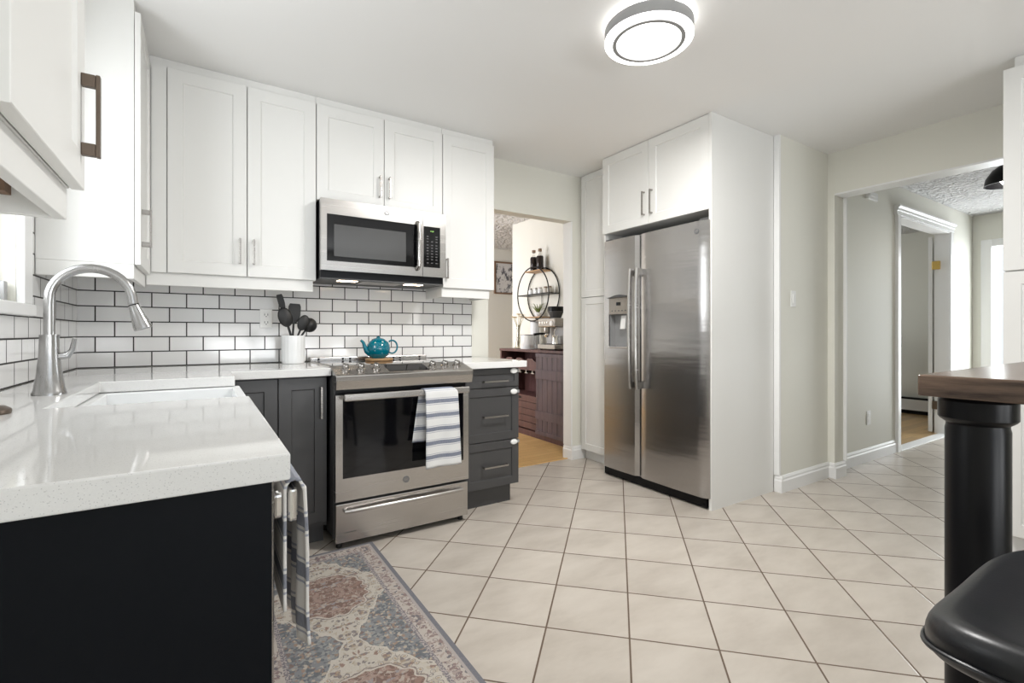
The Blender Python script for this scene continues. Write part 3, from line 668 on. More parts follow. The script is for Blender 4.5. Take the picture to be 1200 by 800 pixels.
# cooktop
B(RX-0.006, RW+0.006, 2.6152, 3.15, 0.9052, 0.924).build('cooktop', 'steel', r_, bevel=0.003)
B(RX+0.015, RW-0.015, 2.65, 3.12, 0.9241, 0.9265).build('cooktop_glass', 'blackglass', r_, bevel=0.001)
B(RX-0.004, RW+0.004, 3.1505, 3.222, 0.9055, 0.948).build('rear_vent', 'steel', r_, bevel=0.004)
for x in (0.60, 0.745, 0.79, 0.93, 1.075, 1.12, 1.26):
    B(x-0.006, x+0.006, 3.1490, 3.1504, 0.930, 0.944).build('vent_slot', 'black', r_)

# towel on the oven handle
def towel_mb():
    mb = MB(); xc0, xc1 = 1.005, 1.197
    def f(u, v):
        # v: 0 = back flap hem .. 1 = front flap hem
        L0, L1 = 0.27, 0.405; r = 0.021; arc = PI*r; s = v*(L0+arc+L1)
        if s < L0: y, z = 2.447+r+0.002, 0.778-(L0-s); k = 1-s/L0; x = xc0-0.055*(0.3+0.7*k)-0.003+u*(xc1-xc0)*0.72
        elif s < L0+arc:
            a = (s-L0)/r; y, z = 2.447+r*math.cos(a), 0.778+r*math.sin(a); q = (s-L0)/arc
            x = (xc0-0.019)*(1-q)+xc0*q+u*(xc1-xc0)*(0.72+0.28*q)
        else:
            k = (s-L0-arc)/L1; y, z = 2.447-r-0.008*k, 0.778-(s-L0-arc); x = xc0+u*(xc1-xc0)+(u-0.25)*0.022*k
        k2 = abs(z-0.8)
        if s < L0: y += 0.004*math.sin(u*11)*min(1, k2*6)
        else: y -= 0.006*(1+math.sin(u*9+1))*min(1, k2*5)
        return (x, y, z)
    mb.grid(f, 24, 60); return mb
tag(towel_mb().build('dish_towel', 'towel', smooth=True, solid=0.005), 'white towel with blue-grey stripes hanging on the oven handle', 'towel')

# towel on the dishwasher handle
def towel2():
    mb = MB()
    def f(u, v):
        r = 0.0125; L0, L1 = 0.20, 0.272; arc = PI*r; q = v*(L0+arc+L1); yy = 0.850+u*0.235; xc = 0.124
        if q < L0: x, z = xc-r-0.0008, 0.850-(L0-q)
        elif q < L0+arc: a = PI-(q-L0)/r; x, z = xc+r*math.cos(a), 0.850+r*math.sin(a)
        else:
            k = (q-L0-arc)/L1; x, z = xc+r+0.002*k, 0.850-(q-L0-arc)
            x += (0.003+0.003*k)*(1+math.sin(u*22+k*1.5))+0.003*k*math.sin(k*6); yy += 0.012*k*math.sin(u*6+1)
        return (x, yy, z)
    mb.grid(f, 60, 60); return mb
tag(towel2().build('dish_towel', 'towel2', smooth=True, solid=0.005), 'striped towel folded over the dishwasher handle at the counter end', 'towel')

# ================================================================== UPPER CABINETS
def upper(name, label, x0, x1, doors, z0=1.40, z1=2.42, hz=None):
    c = thing(name, label, 'cabinet', ((x0+x1)/2, 3.1, z0))
    B(x0+0.001, x1-0.001, 2.951, 3.2255, z0, H-0.001).build('body', 'cab', c)
    T = fr('-y', 2.93)
    for (u0, u1, hu) in doors:
        dr = shaker(T, u0+0.0015, u1-0.0015, z0+0.002, z1, st=0.062).build('door', 'cab', c)
        pull(T, hu, hu, hz[0], hz[1], 'nickel', dr)
    return c
c = upper('wall_cabinet', 'tall white double wall cabinet above the counter left of the microwave', -0.236, 0.545, [(-0.152, 0.196, 0.163), (0.198, 0.545, 0.228)], hz=(1.465, 1.600))
B(-0.215, -0.155, 2.935, 2.950, 1.40, 2.42).build('filler', 'cab', c)
B(-0.236, 0.531, 2.950, 2.968, 1.337, 1.3995).build('light_rail', 'cab', c, bevel=0.002)
upper('wall_cabinet', 'short white double wall cabinet directly above the microwave', 0.547, 1.334, [(0.547, 0.941, 0.912), (0.942, 1.334, 0.972)], z0=1.866, z1=2.42, hz=(1.93, 2.062))
c = upper('wall_cabinet', 'narrow white single-door wall cabinet right of the microwave', 1.336, 1.732, [(1.336, 1.732, 1.362)], hz=(1.46, 1.595))
MB().box(1.337, 1.703, 2.950, 2.968, 1.340, 1.3995).box(1.337, 1.355, 2.968, 3.2255, 1.340, 1.3995).box(1.685, 1.703, 2.968, 3.2255, 1.34, 1.3995).build('light_rail', 'cab', c, bevel=0.002)
# left wall, far cabinet
c = thing('wall_cabinet', 'white wall cabinet in the corner above the faucet, its blank side facing out', 'cabinet', (-0.38, 2.7, 1.36))
B(-0.5355, -0.240, 2.501, 2.949, 1.382, H-0.001).build('body', 'cab', c, bevel=0.001)
B(-0.5355, -0.2365, 2.9495, 3.2255, 1.382, H-0.001).build('corner_box', 'cab', c)
T = fr('+x', -0.218)
dr = shaker(T, 2.500, 2.925, 1.382, 2.42, st=0.062).build('door', 'cab', c)
pull(T, 2.545, 2.545, 1.462, 1.62, 'nickel', dr, out=0.034, t=0.014, ph=0.010)
MB().box(-0.5355, -0.24, 2.5005, 2.518, 1.322, 1.3815).box(-0.258, -0.24, 2.518, 2.949, 1.322, 1.3815).build('light_rail', 'cab', c, bevel=0.002)
# left wall, near cabinet
c = thing('wall_cabinet', 'white wall cabinet nearest the viewer at the upper left with dark bar handle', 'cabinet', (-0.38, 1.05, 1.38))
B(-0.5355, -0.223, 0.836, 1.270, 1.384, H-0.001).build('body', 'cab', c)
T = fr('+x', -0.200)
dr = shaker(T, 0.833, 1.272, 1.384, 2.42, th=0.02, st=0.066).build('door', 'cab', c)
pull(T, 1.240, 1.240, 1.445, 1.606, 'bronze', dr, out=0.029, t=0.014, ph=0.012, label='dark bronze bar handle')
mb = MB().box(-0.246, -0.226, 0.836, 1.270, 1.322, 1.3835).box(-0.5355, -0.246, 1.252, 1.270, 1.322, 1.3835)
mb.build('light_rail', 'cab', c, bevel=0.002)
B(-0.50, -0.30, 1.215, 1.2515, 1.355, 1.3835).build('batten', 'cabedge', c)

# ================================================================== MICROWAVE
m_ = thing('microwave', 'stainless over-the-range microwave mounted above the stove', 'microwave', (0.93, 3.0, 1.41))
MX0, MX1, MY = 0.551, 1.312, 2.832
B(MX0+0.004, MX1-0.004, MY+0.035, 3.2255, 1.415, 1.863).build('body', 'black', m_, bevel=0.002)
mb = MB().box(MX0, 1.153, MY, MY+0.034, 1.454, 1.507).box(MX0, 1.153, MY, MY+0.034, 1.772, 1.858).box(MX0, 0.583, MY, MY+0.034, 1.507, 1.772).box(1.138, 1.153, MY, MY+0.034, 1.507, 1.772)
md = mb.build('door', 'steel', m_)
B(0.5831, 1.1379, MY+0.001, MY+0.033, 1.5071, 1.7719).build('door_glass', 'blackglass', md)
B(0.622, 1.045, MY-0.0004, MY+0.0009, 1.535, 1.716).build('viewing_window', 'mwglass', md)
badge(0.925, MY, 1.818, md, '-y', 0.015)
mb = MB(); mb.tube([(1.118, MY-0.004, 1.497), (1.118, MY-0.030, 1.515), (1.118, MY-0.038, 1.57), (1.118, MY-0.040, 1.64), (1.118, MY-0.038, 1.71), (1.118, MY-0.030, 1.768), (1.118, MY-0.004, 1.785)], 0.013, 16)
mb.build('door_handle', 'steel', md, smooth=True)
mb = MB().box(1.156, MX1, MY, MY+0.034, 1.454, 1.513).box(1.156, MX1, MY, MY+0.034, 1.770, 1.858).box(1.156, 1.160, MY, MY+0.034, 1.513, 1.770).box(1.272, MX1, MY, MY+0.034, 1.513, 1.770)
mb.build('control_frame', 'steel', m_)
cp = B(1.1601, 1.2719, MY-0.001, MY+0.033, 1.5131, 1.7699).build('control_panel', 'blackglass', m_)
cu = bpy.data.curves.new('clock', 'FONT'); cu.body = '4:16'; cu.size = 0.014; cu.align_x = 'CENTER'; cu.extrude = 0.0003
t = bpy.data.objects.new('clock', cu); COL.objects.link(t); me = bpy.data.meshes.new_from_object(t.evaluated_get(bpy.context.evaluated_depsgraph_get())); bpy.data.objects.remove(t)
me.materials.clear(); me.materials.append(M['digits']); q = bpy.data.objects.new('clock_digits', me); COL.objects.link(q); q.parent = cp; q.rotation_euler = (PI/2, 0, 0); q.location = Vector((1.216, MY-0.0018, 1.737))-ORG[cp.name]
mb = MB()
for j, z in enumerate((1.705, 1.690, 1.672, 1.650, 1.632, 1.614, 1.596, 1.578, 1.560, 1.538)):
    for i in range(3):
        x = 1.180+i*0.030
        if j in (0, 1) and i == 1: continue
        mb.box(x, x+0.013, MY-0.0016, MY-0.0011, z, z+0.006)
mb.build('keypad', 'keys', cp)
B(MX0+0.004, MX1-0.004, MY+0.03, 3.2, 1.408, 1.4148).build('underside', 'gapdark', m_)
for x in (0.72, 1.13):
    B(x-0.055, x+0.055, 2.905, 2.965, 1.4062, 1.4078).build('hood_light', 'bulb', m_)
B(0.80, 1.05, 2.90, 3.06, 1.405, 1.4079).build('grease_filter', 'nickel', m_)

# outlet on the backsplash
o_ = thing('wall_outlet', 'white double outlet on the tiles left of the utensil crock', 'outlet', (0.316, YW-0.009, 1.185))
B(0.283, 0.349, YW-0.016, YW-0.0092, 1.130, 1.243).build('cover_plate', 'plastic', o_, bevel=0.003)
for z in (1.162, 1.208):
    so = B(0.297, 0.335, YW-0.019, YW-0.0161, z-0.016, z+0.016).build('socket', 'plastic', o_, bevel=0.004)
    MB().box(0.306, 0.309, YW-0.0195, YW-0.0191, z-0.004, z+0.008).box(0.323, 0.326, YW-0.0195, YW-0.0191, z-0.004, z+0.008).box(0.3135, 0.3185, YW-0.0195, YW-0.0191, z-0.012, z-0.007).build('slot', 'black', so)

# ================================================================== UTENSIL CROCK
cx, cy = 0.446, 3.085
k_ = MB(); seg = 72; rings = []
for (r, z) in ((0.055, 0), (0.060, 0.004), (0.063, 0.02), (0.0635, 0.15), (0.0645, 0.163), (0.061, 0.165), (0.057, 0.155), (0.055, 0.02)):
    rings.append([k_.bm.verts.new((cx+(r+(0.0016*math.cos(k*2*PI/seg*36/2*1) if 0.01 < z < 0.156 and r > 0.06 else 0))*math.cos(k*2*PI/seg), cy+(r+(0.0016*math.cos(k*2*PI/seg*18) if 0.01 < z < 0.156 and r > 0.06 else 0))*math.sin(k*2*PI/seg), CT1+z)) for k in range(seg)])
for a, b in zip(rings, rings[1:]):
    for k in range(seg): k_.bm.faces.new((a[k], a[(k+1) % seg], b[(k+1) % seg], b[k]))
k_.bm.faces.new(list(reversed(rings[0]))); k_.bm.faces.new(rings[-1])
tag(k_.build('utensil_crock', 'porcelain', smooth=True), 'white fluted ceramic crock holding black utensils on the counter', 'crock')
def utensil(name, label, b0, t0, head, cat):
    b0 = Vector((cx+b0[0], cy+b0[1], CT1+0.027)); t0 = Vector((cx+t0[0], cy+t0[1], CT1+t0[2])); d = (t0-b0)
    u = thing(name, label, cat, b0)
    kk = 0.8
    MB().tube([b0, b0+d*kk], [0.0055, 0.006], 12).build('handle', 'steel' if name == 'whisk_handle' else 'blackmatte', u, smooth=True)
    ax = d.normalized(); sd = Vector((1, 0, 0)) - ax*ax.x; sd.normalize(); fn = ax.cross(sd)
    L, Wd, typ = head; p0 = b0+d*kk
    mb = MB()
    if typ == 'flat':
        prof = [(0, 0.3), (0.18, 0.75), (0.45, 1), (0.85, 1), (1, 0.8)]
        for sgn in (1,):
            a = [[mb.bm.verts.new(p0+ax*(L*t-0.004)+sd*(Wd/2*w*s)+fn*(th)) for s in (-1, 1)] for th in (-0.002, 0.002) for t, w in prof]
            n = len(prof)
            for i in range(n-1):
                mb.bm.faces.new((a[i][0], a[i][1], a[i+1][1], a[i+1][0])); mb.bm.faces.new((a[n+i][0], a[n+i+1][0], a[n+i+1][1], a[n+i][1]))
                for s in (0, 1): mb.bm.faces.new((a[i][s], a[i+1][s], a[n+i+1][s], a[n+i][s]))
            mb.bm.faces.new((a[0][0], a[0][1], a[n][1], a[n][0])); mb.bm.faces.new((a[n-1][0], a[n-1][1], a[2*n-1][1], a[2*n-1][0]))
        mb.build('blade', 'blackmatte', u, bevel=0.0015)
    else:
        depth = 0.35 if typ == 'spoon' else 0.75
        def f(a, r):
            th = a*2*PI; rr = r*Wd/2
            return p0+ax*(L/2-0.006+math.cos(th)*rr*L/Wd)+sd*(math.sin(th)*rr)-fn*(Wd/2*depth*(1-r*r))
        g = [[mb.bm.verts.new(f(k/20, j/6)) for k in range(20)] for j in range(1, 7)]; ce = mb.bm.verts.new(f(0, 0))
        for k in range(20): mb.bm.faces.new((ce, g[0][k], g[0][(k+1) % 20]))
        for j in range(5):
            for k in range(20): mb.bm.faces.new((g[j][k], g[j+1][k], g[j+1][(k+1) % 20], g[j][(k+1) % 20]))
        mb.build('bowl', 'blackmatte', u, smooth=True, solid=0.003)
    return u
utensil('spatula', 'long narrow black spatula rising tallest from the crock', (0.03, 0.032), (-0.068, 0.022, 0.385), (0.10, 0.036, 'flat'), 'spatula')
utensil('slotted_spoon', 'black round spoon at the left of the crock below the tall spatula', (0.02, -0.036), (-0.048, -0.036, 0.27), (0.115, 0.075, 'spoon'), 'spoon')
utensil('turner', 'broad black turner standing in the middle of the crock', (-0.01, 0.008), (0.006, 0.004, 0.29), (0.12, 0.068, 'flat'), 'spatula')
utensil('ladle', 'black ladle leaning to the right out of the crock', (-0.050, 0.0), (0.100, 0.012, 0.240), (0.085, 0.085, 'ladle'), 'ladle')
utensil('serving_spoon', 'black oval spoon between the turner and the leaning ladle', (-0.03, -0.024), (0.052, -0.026, 0.245), (0.095, 0.06, 'spoon'), 'spoon')

# ================================================================== TEAPOT ON TRIVET
tag(MB().lathe([(0, 0), (0.082, 0), (0.085, 0.004), (0.085, 0.012), (0.082, 0.015), (0, 0.015)], (0.93, 2.995, 0.9267), 36).build('trivet', 'wood', smooth=True), 'round light wood trivet beneath the teal teapot', 'trivet')
t_ = thing('teapot', 'glossy teal teapot sitting on the stove top', 'teapot', (0.925, 2.995, 0.942))
tx, ty, tz = 0.925, 2.995, 0.9420
MB().lathe([(0, 0), (0.040, 0), (0.043, 0.003), (0.058, 0.016), (0.069, 0.038), (0.0725, 0.060), (0.069, 0.083), (0.058, 0.102), (0.044, 0.113), (0, 0.113)], (tx, ty, tz), 48).build('pot_body', 'teal', t_, smooth=True)
MB().lathe([(0.042, 0.1135), (0.040, 0.118), (0.028, 0.124), (0.012, 0.1275), (0.0105, 0.130), (0.012, 0.134), (0.007, 0.137), (0, 0.137)], (tx, ty, tz), 32).build('lid', 'teal', t_, smooth=True)
MB().tube([(tx-0.050, ty, tz+0.032), (tx-0.073, ty, tz+0.046), (tx-0.086, ty, tz+0.074), (tx-0.094, ty, tz+0.100), (tx-0.110, ty, tz+0.114)], [0.022, 0.017, 0.012, 0.0095, 0.0075], 16).build('spout', 'teal', t_, smooth=True)
hp = []
for k in range(15):
    a = math.radians(128-k*256/14); hp.append((tx+0.088+0.034*math.cos(a), ty, tz+0.070+0.041*math.sin(a)))
MB().tube(hp, 0.0055, 12).build('handle', 'teal', t_, smooth=True)

# ================================================================== FRIDGE AND SURROUND
f_ = thing('refrigerator', 'stainless side-by-side refrigerator in a white cabinet surround', 'refrigerator', (3.0, 2.33, 0))
FX = 2.605
B(2.682, 3.33, 1.856, 2.770, 0.02, 1.79).build('body', 'gapdark', f_)
def fdoor(y0, y1, hole=None):
    """bowed door skin with thickness, an optional rectangular cut-out"""
    mb = MB(); n = 14; ym, hw = (y0+y1)/2, (y1-y0)/2
    ys = [y0+(y1-y0)*k/n for k in range(n+1)]; zs = [0.074, 1.802]
    if hole: ys = sorted([y for y in ys if not any(abs(y-h) < 0.012 for h in hole[:2])]+list(hole[:2])); zs = [0.074, hole[2], hole[3], 1.802]
    def xf(y):
        t = abs((y-ym)/hw); return FX+0.006*t*t + (0.022*((t-0.94)/0.06)**2 if t > 0.94 else 0)
    g = [[mb.bm.verts.new((xf(y), y, z)) for z in zs] for y in ys]; bk = [[mb.bm.verts.new((2.680, y, z)) for z in zs] for y in ys]
    for i in range(len(ys)-1):
        for j in range(len(zs)-1):
            if hole and hole[0]-1e-6 <= ys[i] and ys[i+1] <= hole[1]+1e-6 and j == 1: continue
            mb.bm.faces.new((g[i][j], g[i+1][j], g[i+1][j+1], g[i][j+1])); mb.bm.faces.new((bk[i][j], bk[i][j+1], bk[i+1][j+1], bk[i+1][j]))
        for j in (0, len(zs)-1): mb.bm.faces.new((g[i][j], bk[i][j], bk[i+1][j], g[i+1][j]))
    for i in (0, len(ys)-1):
        for j in range(len(zs)-1): mb.bm.faces.new((g[i][j], g[i][j+1], bk[i][j+1], bk[i][j]))
    return mb
fz = fdoor(2.405, 2.768, (2.483, 2.690, 0.985, 1.362)).build('freezer_door', 'steelv', f_, smooth=True, angle=30, label='narrow left freezer door with dispenser')
fd = fdoor(1.838, 2.399).build('fridge_door', 'steelv', f_, smooth=True, angle=30, label='wide right refrigerator door')
badge(FX+0.001, 1.915, 1.738, fd, '-x', 0.016)
def fhandle(y, par):
    pts = []
    for k in range(17):
        t = k/16; pts.append((FX-0.055+0.014*(2*t-1)**4, y, 0.705+0.850*t))
    mb = MB().tube(pts, 0.0125, 14, flat=1.5)
    for z in (0.73, 1.53): mb.box(FX-0.042, FX+0.003, y-0.013, y+0.013, z-0.022, z+0.022)
    return mb.build('handle', 'steel', par, smooth=True)
fhandle(2.428, fz); fhandle(2.366, fd)
dp = thing  # dispenser
mb = MB().box(FX+0.002, FX+0.010, 2.4832, 2.6898, 1.240, 1.3618)
dc = mb.build('dispenser_controls', plain('dispenser_panel', (0.30, 0.27, 0.235), 0.3, 0.6), fz)
B(FX+0.0012, FX+0.002, 2.568, 2.613, 1.305, 1.330).build('dispenser_display', 'blackglass', dc)
for k in range(5): B(FX+0.0010, FX+0.0019, 2.513+k*0.034, 2.525+k*0.034, 1.262, 1.270).build('dispenser_button', 'gapdark', dc)
mb = MB().box(FX+0.063, FX+0.070, 2.4832, 2.6898, 0.986, 1.2399).box(FX+0.010, FX+0.0629, 2.4832, 2.488, 0.986, 1.2399).box(FX+0.010, FX+0.0629, 2.685, 2.6898, 0.986, 1.2399)
mb.build('dispenser_recess', 'ring', fz)
B(FX-0.010, FX+0.062, 2.4885, 2.6845, 0.986, 1.000).build('drip_tray', 'steel', fz, bevel=0.003)
MB().extr([(0, 0), (0.018, 0), (0.032, -0.10), (0.016, -0.10)], (FX+0.05, 2.54, 1.230), (FX+0.05, 2.59, 1.230), (-1, 0, 0)).build('dispenser_paddle', 'plastic', fz)
mb = MB()
n = 12
mb.grid(lambda u, v: (FX-0.004-0.010*v, 2.481+u*0.211, 1.362+0.020*math.sin(PI*u)*(1-v)+0.002), n, 2)
mb.build('dispenser_hood', 'gapdark', fz, solid=0.004)
B(2.637, 2.6815, 1.862, 2.768, 0.010, 0.070).build('base_grille', 'black', f_)
for y in (1.885, 2.74): MB().lathe([(0, -0.012), (0.022, -0.012), (0.022, 0.012), (0, 0.012)], (2.655, y, 0.0225), 18, Matrix.Rotation(PI/2, 4, 'X')).build('wheel', 'black', f_, smooth=True)
B(2.64, 2.73, 1.858, 1.92, 1.8025, 1.822).build('hinge_cover', 'gapdark', f_, bevel=0.004)
B(2.64, 2.73, 2.705, 2.76, 1.8025, 1.822).build('hinge_cover', 'gapdark', f_, bevel=0.004)

c = thing('fridge_cabinet', 'white cabinet above the refrigerator with two doors and side panels', 'cabinet', (3.0, 2.3, 0))
B(2.64, 3.335, 1.830, 1.850, 0, H-0.001).build('side_panel', 'cab', c)
B(2.66, 3.335, 2.782, 2.800, 0, H-0.001).build('side_panel', 'cab', c)
B(2.665, 3.335, 1.8505, 2.7815, 1.872, H-0.001).build('body', 'cab', c)
T = fr('-x', 2.642)
for u0, u1, h in ((1.852, 2.333, 2.300), (2.336, 2.797, 2.370)):
    dr = shaker(T, u0, u1, 1.872, H-0.004, st=0.062).build('door', 'cab', c); pull(T, h, h, 1.935, 2.105, 'nickel', dr)
# pantry
c = thing('pantry_cabinet', 'tall narrow white pantry cabinet left of the refrigerator', 'cabinet', (3.05, 3.0, 0))
B(2.803, 3.345, 2.803, 3.2345, 0.085, H-0.001).build('body', 'cab', c)
T = fr('-x', 2.782)
shaker(T, 2.805, 3.212, 1.408, H-0.004, st=0.055).build('door', 'cab', c)
shaker(T, 2.805, 3.212, 0.088, 1.402, st=0.055).build('door', 'cab', c)
MB().extr(BBP, (2.8501, 2.803, 0), (2.8501, 3.215, 0), (-1, 0, 0)).build('toe_kick', 'trim', c)
B(2.8502, 2.90, 2.803, 3.2345, 0, 0.0845).build('plinth', 'cab', c)

# ================================================================== SWITCHES, OUTLETS ON WALLS
o_ = thing('light_switch', 'white rocker light switch on the wall right of the refrigerator', 'light switch', (3.512, 1.7899, 1.34))
B(3.480, 3.545, 1.784, 1.7898, 1.285, 1.398).build('cover_plate', 'plastic', o_, bevel=0.002)
B(3.496, 3.529, 1.779, 1.7839, 1.308, 1.375).build('rocker', 'plastic', o_, bevel=0.003)
o_ = thing('wall_outlet', 'small white outlet low on the hallway wall', 'outlet', (4.82, 1.8269, 0.37))
B(4.785, 4.86, 1.821, 1.8268, 0.31, 0.43).build('cover_plate', 'plastic', o_, bevel=0.002)
for z in (0.345, 0.395): B(4.805, 4.84, 1.8185, 1.8209, z-0.014, z+0.014).build('socket', 'plastic', o_, bevel=0.004)
o_ = thing('door_chime', 'small white box high on the hallway wall beside the header', 'chime', (4.85, 1.8269, 2.28))
B(4.76, 4.95, 1.800, 1.8268, 2.245, 2.315).build('cover', 'plastic', o_, bevel=0.006)
B(4.78, 4.93, 1.795, 1.7999, 2.270, 2.305).build('front_plate', 'trim', o_, bevel=0.002)

# ================================================================== CEILING LIGHT
LX, LY = 1.655, 1.462
l_ = thing('ceiling_light', 'round white ring ceiling light glowing on the kitchen ceiling', 'ceiling light', (LX, LY, H))
MB().lathe([(0, H-0.001), (0.10, H-0.001), (0.10, 2.449), (0, 2.449)], (LX, LY, 0), 48).build('mount', 'trim', l_, smooth=True)
MB().lathe([(0.125, 2.4485), (0.125, 2.4495), (0.155, 2.4495), (0.155, 2.4485)], (LX, LY, 0), 64).build('halo_strip', 'halo', l_, smooth=True)
MB().lathe([(0.12, 2.448), (0.187, 2.448), (0.190, 2.445), (0.190, 2.398), (0.186, 2.398), (0.186, 2.442), (0.12, 2.442)], (LX, LY, 0), 72).build('ring_band', 'ring', l_, smooth=True)
MB().lathe([(0.156, 2.397), (0.156, 2.385), (0.186, 2.385), (0.1895, 2.389), (0.1895, 2.3975), (0.156, 2.397)], (LX, LY, 0), 72).build('outer_diffuser', 'lampglow', l_, smooth=True)
MB().lathe([(0.139, 2.400), (0.139, 2.382), (0.1555, 2.382), (0.1555, 2.400)], (LX, LY, 0), 72).build('inner_ring', 'ring', l_, smooth=True)
MB().lathe([(0, 2.389), (0.05, 2.389), (0.1385, 2.392), (0.1385, 2.399), (0, 2.399)], (LX, LY, 0), 64).build('diffuser', 'lampglow', l_, smooth=True)

ld = bpy.data.lights.new('lamp_light', 'AREA'); ld.shape = 'DISK'; ld.size = 0.33; ld.energy = 33; ld.color = (1, 0.985, 0.965)
lo = bpy.data.objects.new('lamp_light', ld); COL.objects.link(lo); lo.parent = l_; lo.location = (0, 0, 2.380-H)

# ================================================================== RUG
tag(B(RX0, RX1, RY0, RY1, 0.0003, 0.007).build('runner_rug', 'rug', bevel=0.002), 'faded blue, cream and rust patterned runner on the floor before the stove', 'rug')

# ================================================================== BAR TABLE
b_ = thing('bar_table', 'dark walnut bar table on a thick round black leg at the right', 'table', (1.85, 0.0, 0))
B(1.451, 2.45, -1.35, 0.448, 0.949, 1.0).build('tabletop', 'walnut', b_, bevel=0.004, seg=3)
def leg(x, y):
    return MB().lathe([(0, 0), (0.072, 0), (0.072, 0.05), (0.062, 0.06), (0.0585, 0.07), (0.0585, 0.870), (0.0565, 0.878), (0.0565, 0.884), (0.068, 0.893), (0.0715, 0.898), (0.0715, 0.938), (0.066, 0.9485), (0, 0.9485)], (x, y, 0), 56)
for x, y in ((1.556, 0.366), (2.33, 0.366), (1.556, -1.25), (2.33, -1.25)): leg(x, y).build('leg', 'black', b_, smooth=True, angle=25)

# stool
s_ = thing('bar_stool', 'black leather bar stool at the lower right beside the table leg', 'stool', (1.06, 0.03, 0))
def cushion():
    mb = MB(); bm = mb.bm; cx0, cy0, hw, hd = 1.022, 0.055, 0.24, 0.215; n = 4.0; seg = 64; rings = []
    for (sc, z) in ((0.0, 0.004), (0.55, 0.000), (0.80, 0.004), (0.92, 0.006), (0.975, -0.004), (1.0, -0.020), (1.0, -0.034), (0.985, -0.046), (0.97, -0.052), (0.5, -0.053), (0, -0.053)):
        ring = []
        for k in range(seg):
            a = k*2*PI/seg; c_, s__ = math.cos(a), math.sin(a)
            x = hw*sc*math.copysign(abs(c_)**(2/n), c_); y = hd*sc*math.copysign(abs(s__)**(2/n), s__)
            zz = 0.705+z+(0.030*(x/hw)**2*(1 if z > -0.04 else 0.8) - 0.010*(y/hd)**2)
            ring.append(bm.verts.new((cx0+x, cy0+y, zz)) if sc else None)
        if sc == 0: ring = [bm.verts.new((cx0, cy0, 0.694+z))]
        rings.append(ring)
    for a, b in zip(rings, rings[1:]):
        for k in range(seg):
            k2 = (k+1) % seg
            if len(a) == 1: bm.faces.new((a[0], b[k], b[k2]))
            elif len(b) == 1: bm.faces.new((a[k], a[k2], b[0]))
            else: bm.faces.new((a[k], b[k], b[k2], a[k2]))
    return mb
cu_ = cushion().build('seat_cushion', 'leather', s_, smooth=True, sub=1)
pts = []
for k in range(65):
    a = k*2*PI/64; c_, s__ = math.cos(a), math.sin(a); x = 0.241*math.copysign(abs(c_)**0.5, c_); y = 0.216*math.copysign(abs(s__)**0.5, s__)
    pts.append((1.022+x, 0.055+y, 0.666+0.029*(x/0.24)**2-0.010*(y/0.215)**2))
MB().tube(pts, 0.0035, 8, cap=False).build('piping', 'leather', cu_, smooth=True)
pts = [(1.022-0.17+0.34*u, 0.19, 0.60-0.0+0.022*(2*u-1)**2) for u in [k/10 for k in range(11)]]
for yy in (0.19, -0.12):
    MB().tube([(1.022-0.205, yy, 0.555), (1.022-0.19, yy, 0.60), (1.022-0.15, yy, 0.628), (1.022, yy, 0.634), (1.022+0.15, yy, 0.628), (1.022+0.19, yy, 0.60), (1.022+0.205, yy, 0.555)], 0.015, 12).build('seat_frame', 'black', s_, smooth=True)
for sx in (-1, 1):
    for yy, dy in ((0.19, 0.03), (-0.12, -0.03)):
        MB().tube([(1.022+sx*0.205, yy, 0.5549), (1.022+sx*0.235, yy+dy, 0)], [0.015, 0.012], 12).build('leg', 'black', s_, smooth=True)
    MB().tube([(1.022+sx*0.222, 0.205, 0.25), (1.022+sx*0.222, -0.135, 0.25)], 0.009, 10).build('stretcher', 'black', s_, smooth=True)
for yy in (0.205, -0.135): MB().tube([(1.022-0.222, yy, 0.25), (1.022+0.222, yy, 0.25)], 0.009, 10).build('stretcher', 'black', s_, smooth=True)

# ================================================================== RIGHT TALL CABINET
c = thing('pantry_cabinet', 'tall white cabinet at the right edge beyond the bar table', 'cabinet', (3.7, 0.1, 0))
B(3.357, 4.0, -0.55, 0.688, 0.095, 2.40).build('body', 'cab', c)
B(3.385, 4.0, -0.55, 0.660, 2.4005, H-0.001).build('top_filler', 'cab', c, bevel=0.004)
MB().extr([(0, 0), (0.012, 0), (0.012, 0.094), (0, 0.094)], (3.42, -0.55, 0), (3.42, 0.688, 0), (-1, 0, 0)).build('toe_kick', 'trim', c)
B(3.4201, 4.0, 0.672, 0.688, 0, 0.0945).build('side_plinth', 'trim', c)
T = fr('-x', 3.336)
for u0, u1 in ((0.130, 0.690), (-0.55, 0.127)):
    for z0, z1 in ((0.105, 1.400), (1.407, 2.400)): shaker(T, u0, u1, z0, z1, st=0.062).build('door', 'cab', c)

# ================================================================== HALL LAMP, STUDY THINGS
l_ = thing('pendant_lamp', 'black dome lamp hanging from the hallway ceiling', 'lamp', (5.18, 1.035, H))
MB().lathe([(0, 0), (0.05, 0), (0.05, -0.02), (0, -0.022)][::-1], (5.18, 1.035, H-0.001), 24).build('canopy', 'black', l_, smooth=True)
MB().tube([(5.18, 1.035, H-0.022), (5.18, 1.035, 2.40)], 0.008, 10).build('rod', 'black', l_, smooth=True)
MB().lathe([(0.02, 2.40), (0.05, 2.39), (0.10, 2.35), (0.135, 2.29), (0.145, 2.235), (0.140, 2.235), (0.13, 2.29), (0.095, 2.345), (0.048, 2.384), (0.02, 2.39)], (5.18, 1.035, 0), 36).build('shade', 'black', l_, smooth=True)
MB().lathe([(0, 2.235), (0.04, 2.245), (0.06, 2.28), (0.04, 2.32), (0, 2.34)], (5.18, 1.035, 0), 24).build('bulb', emis('lamp_bulb', (1, 0.96, 0.88), 40), l_, smooth=True)
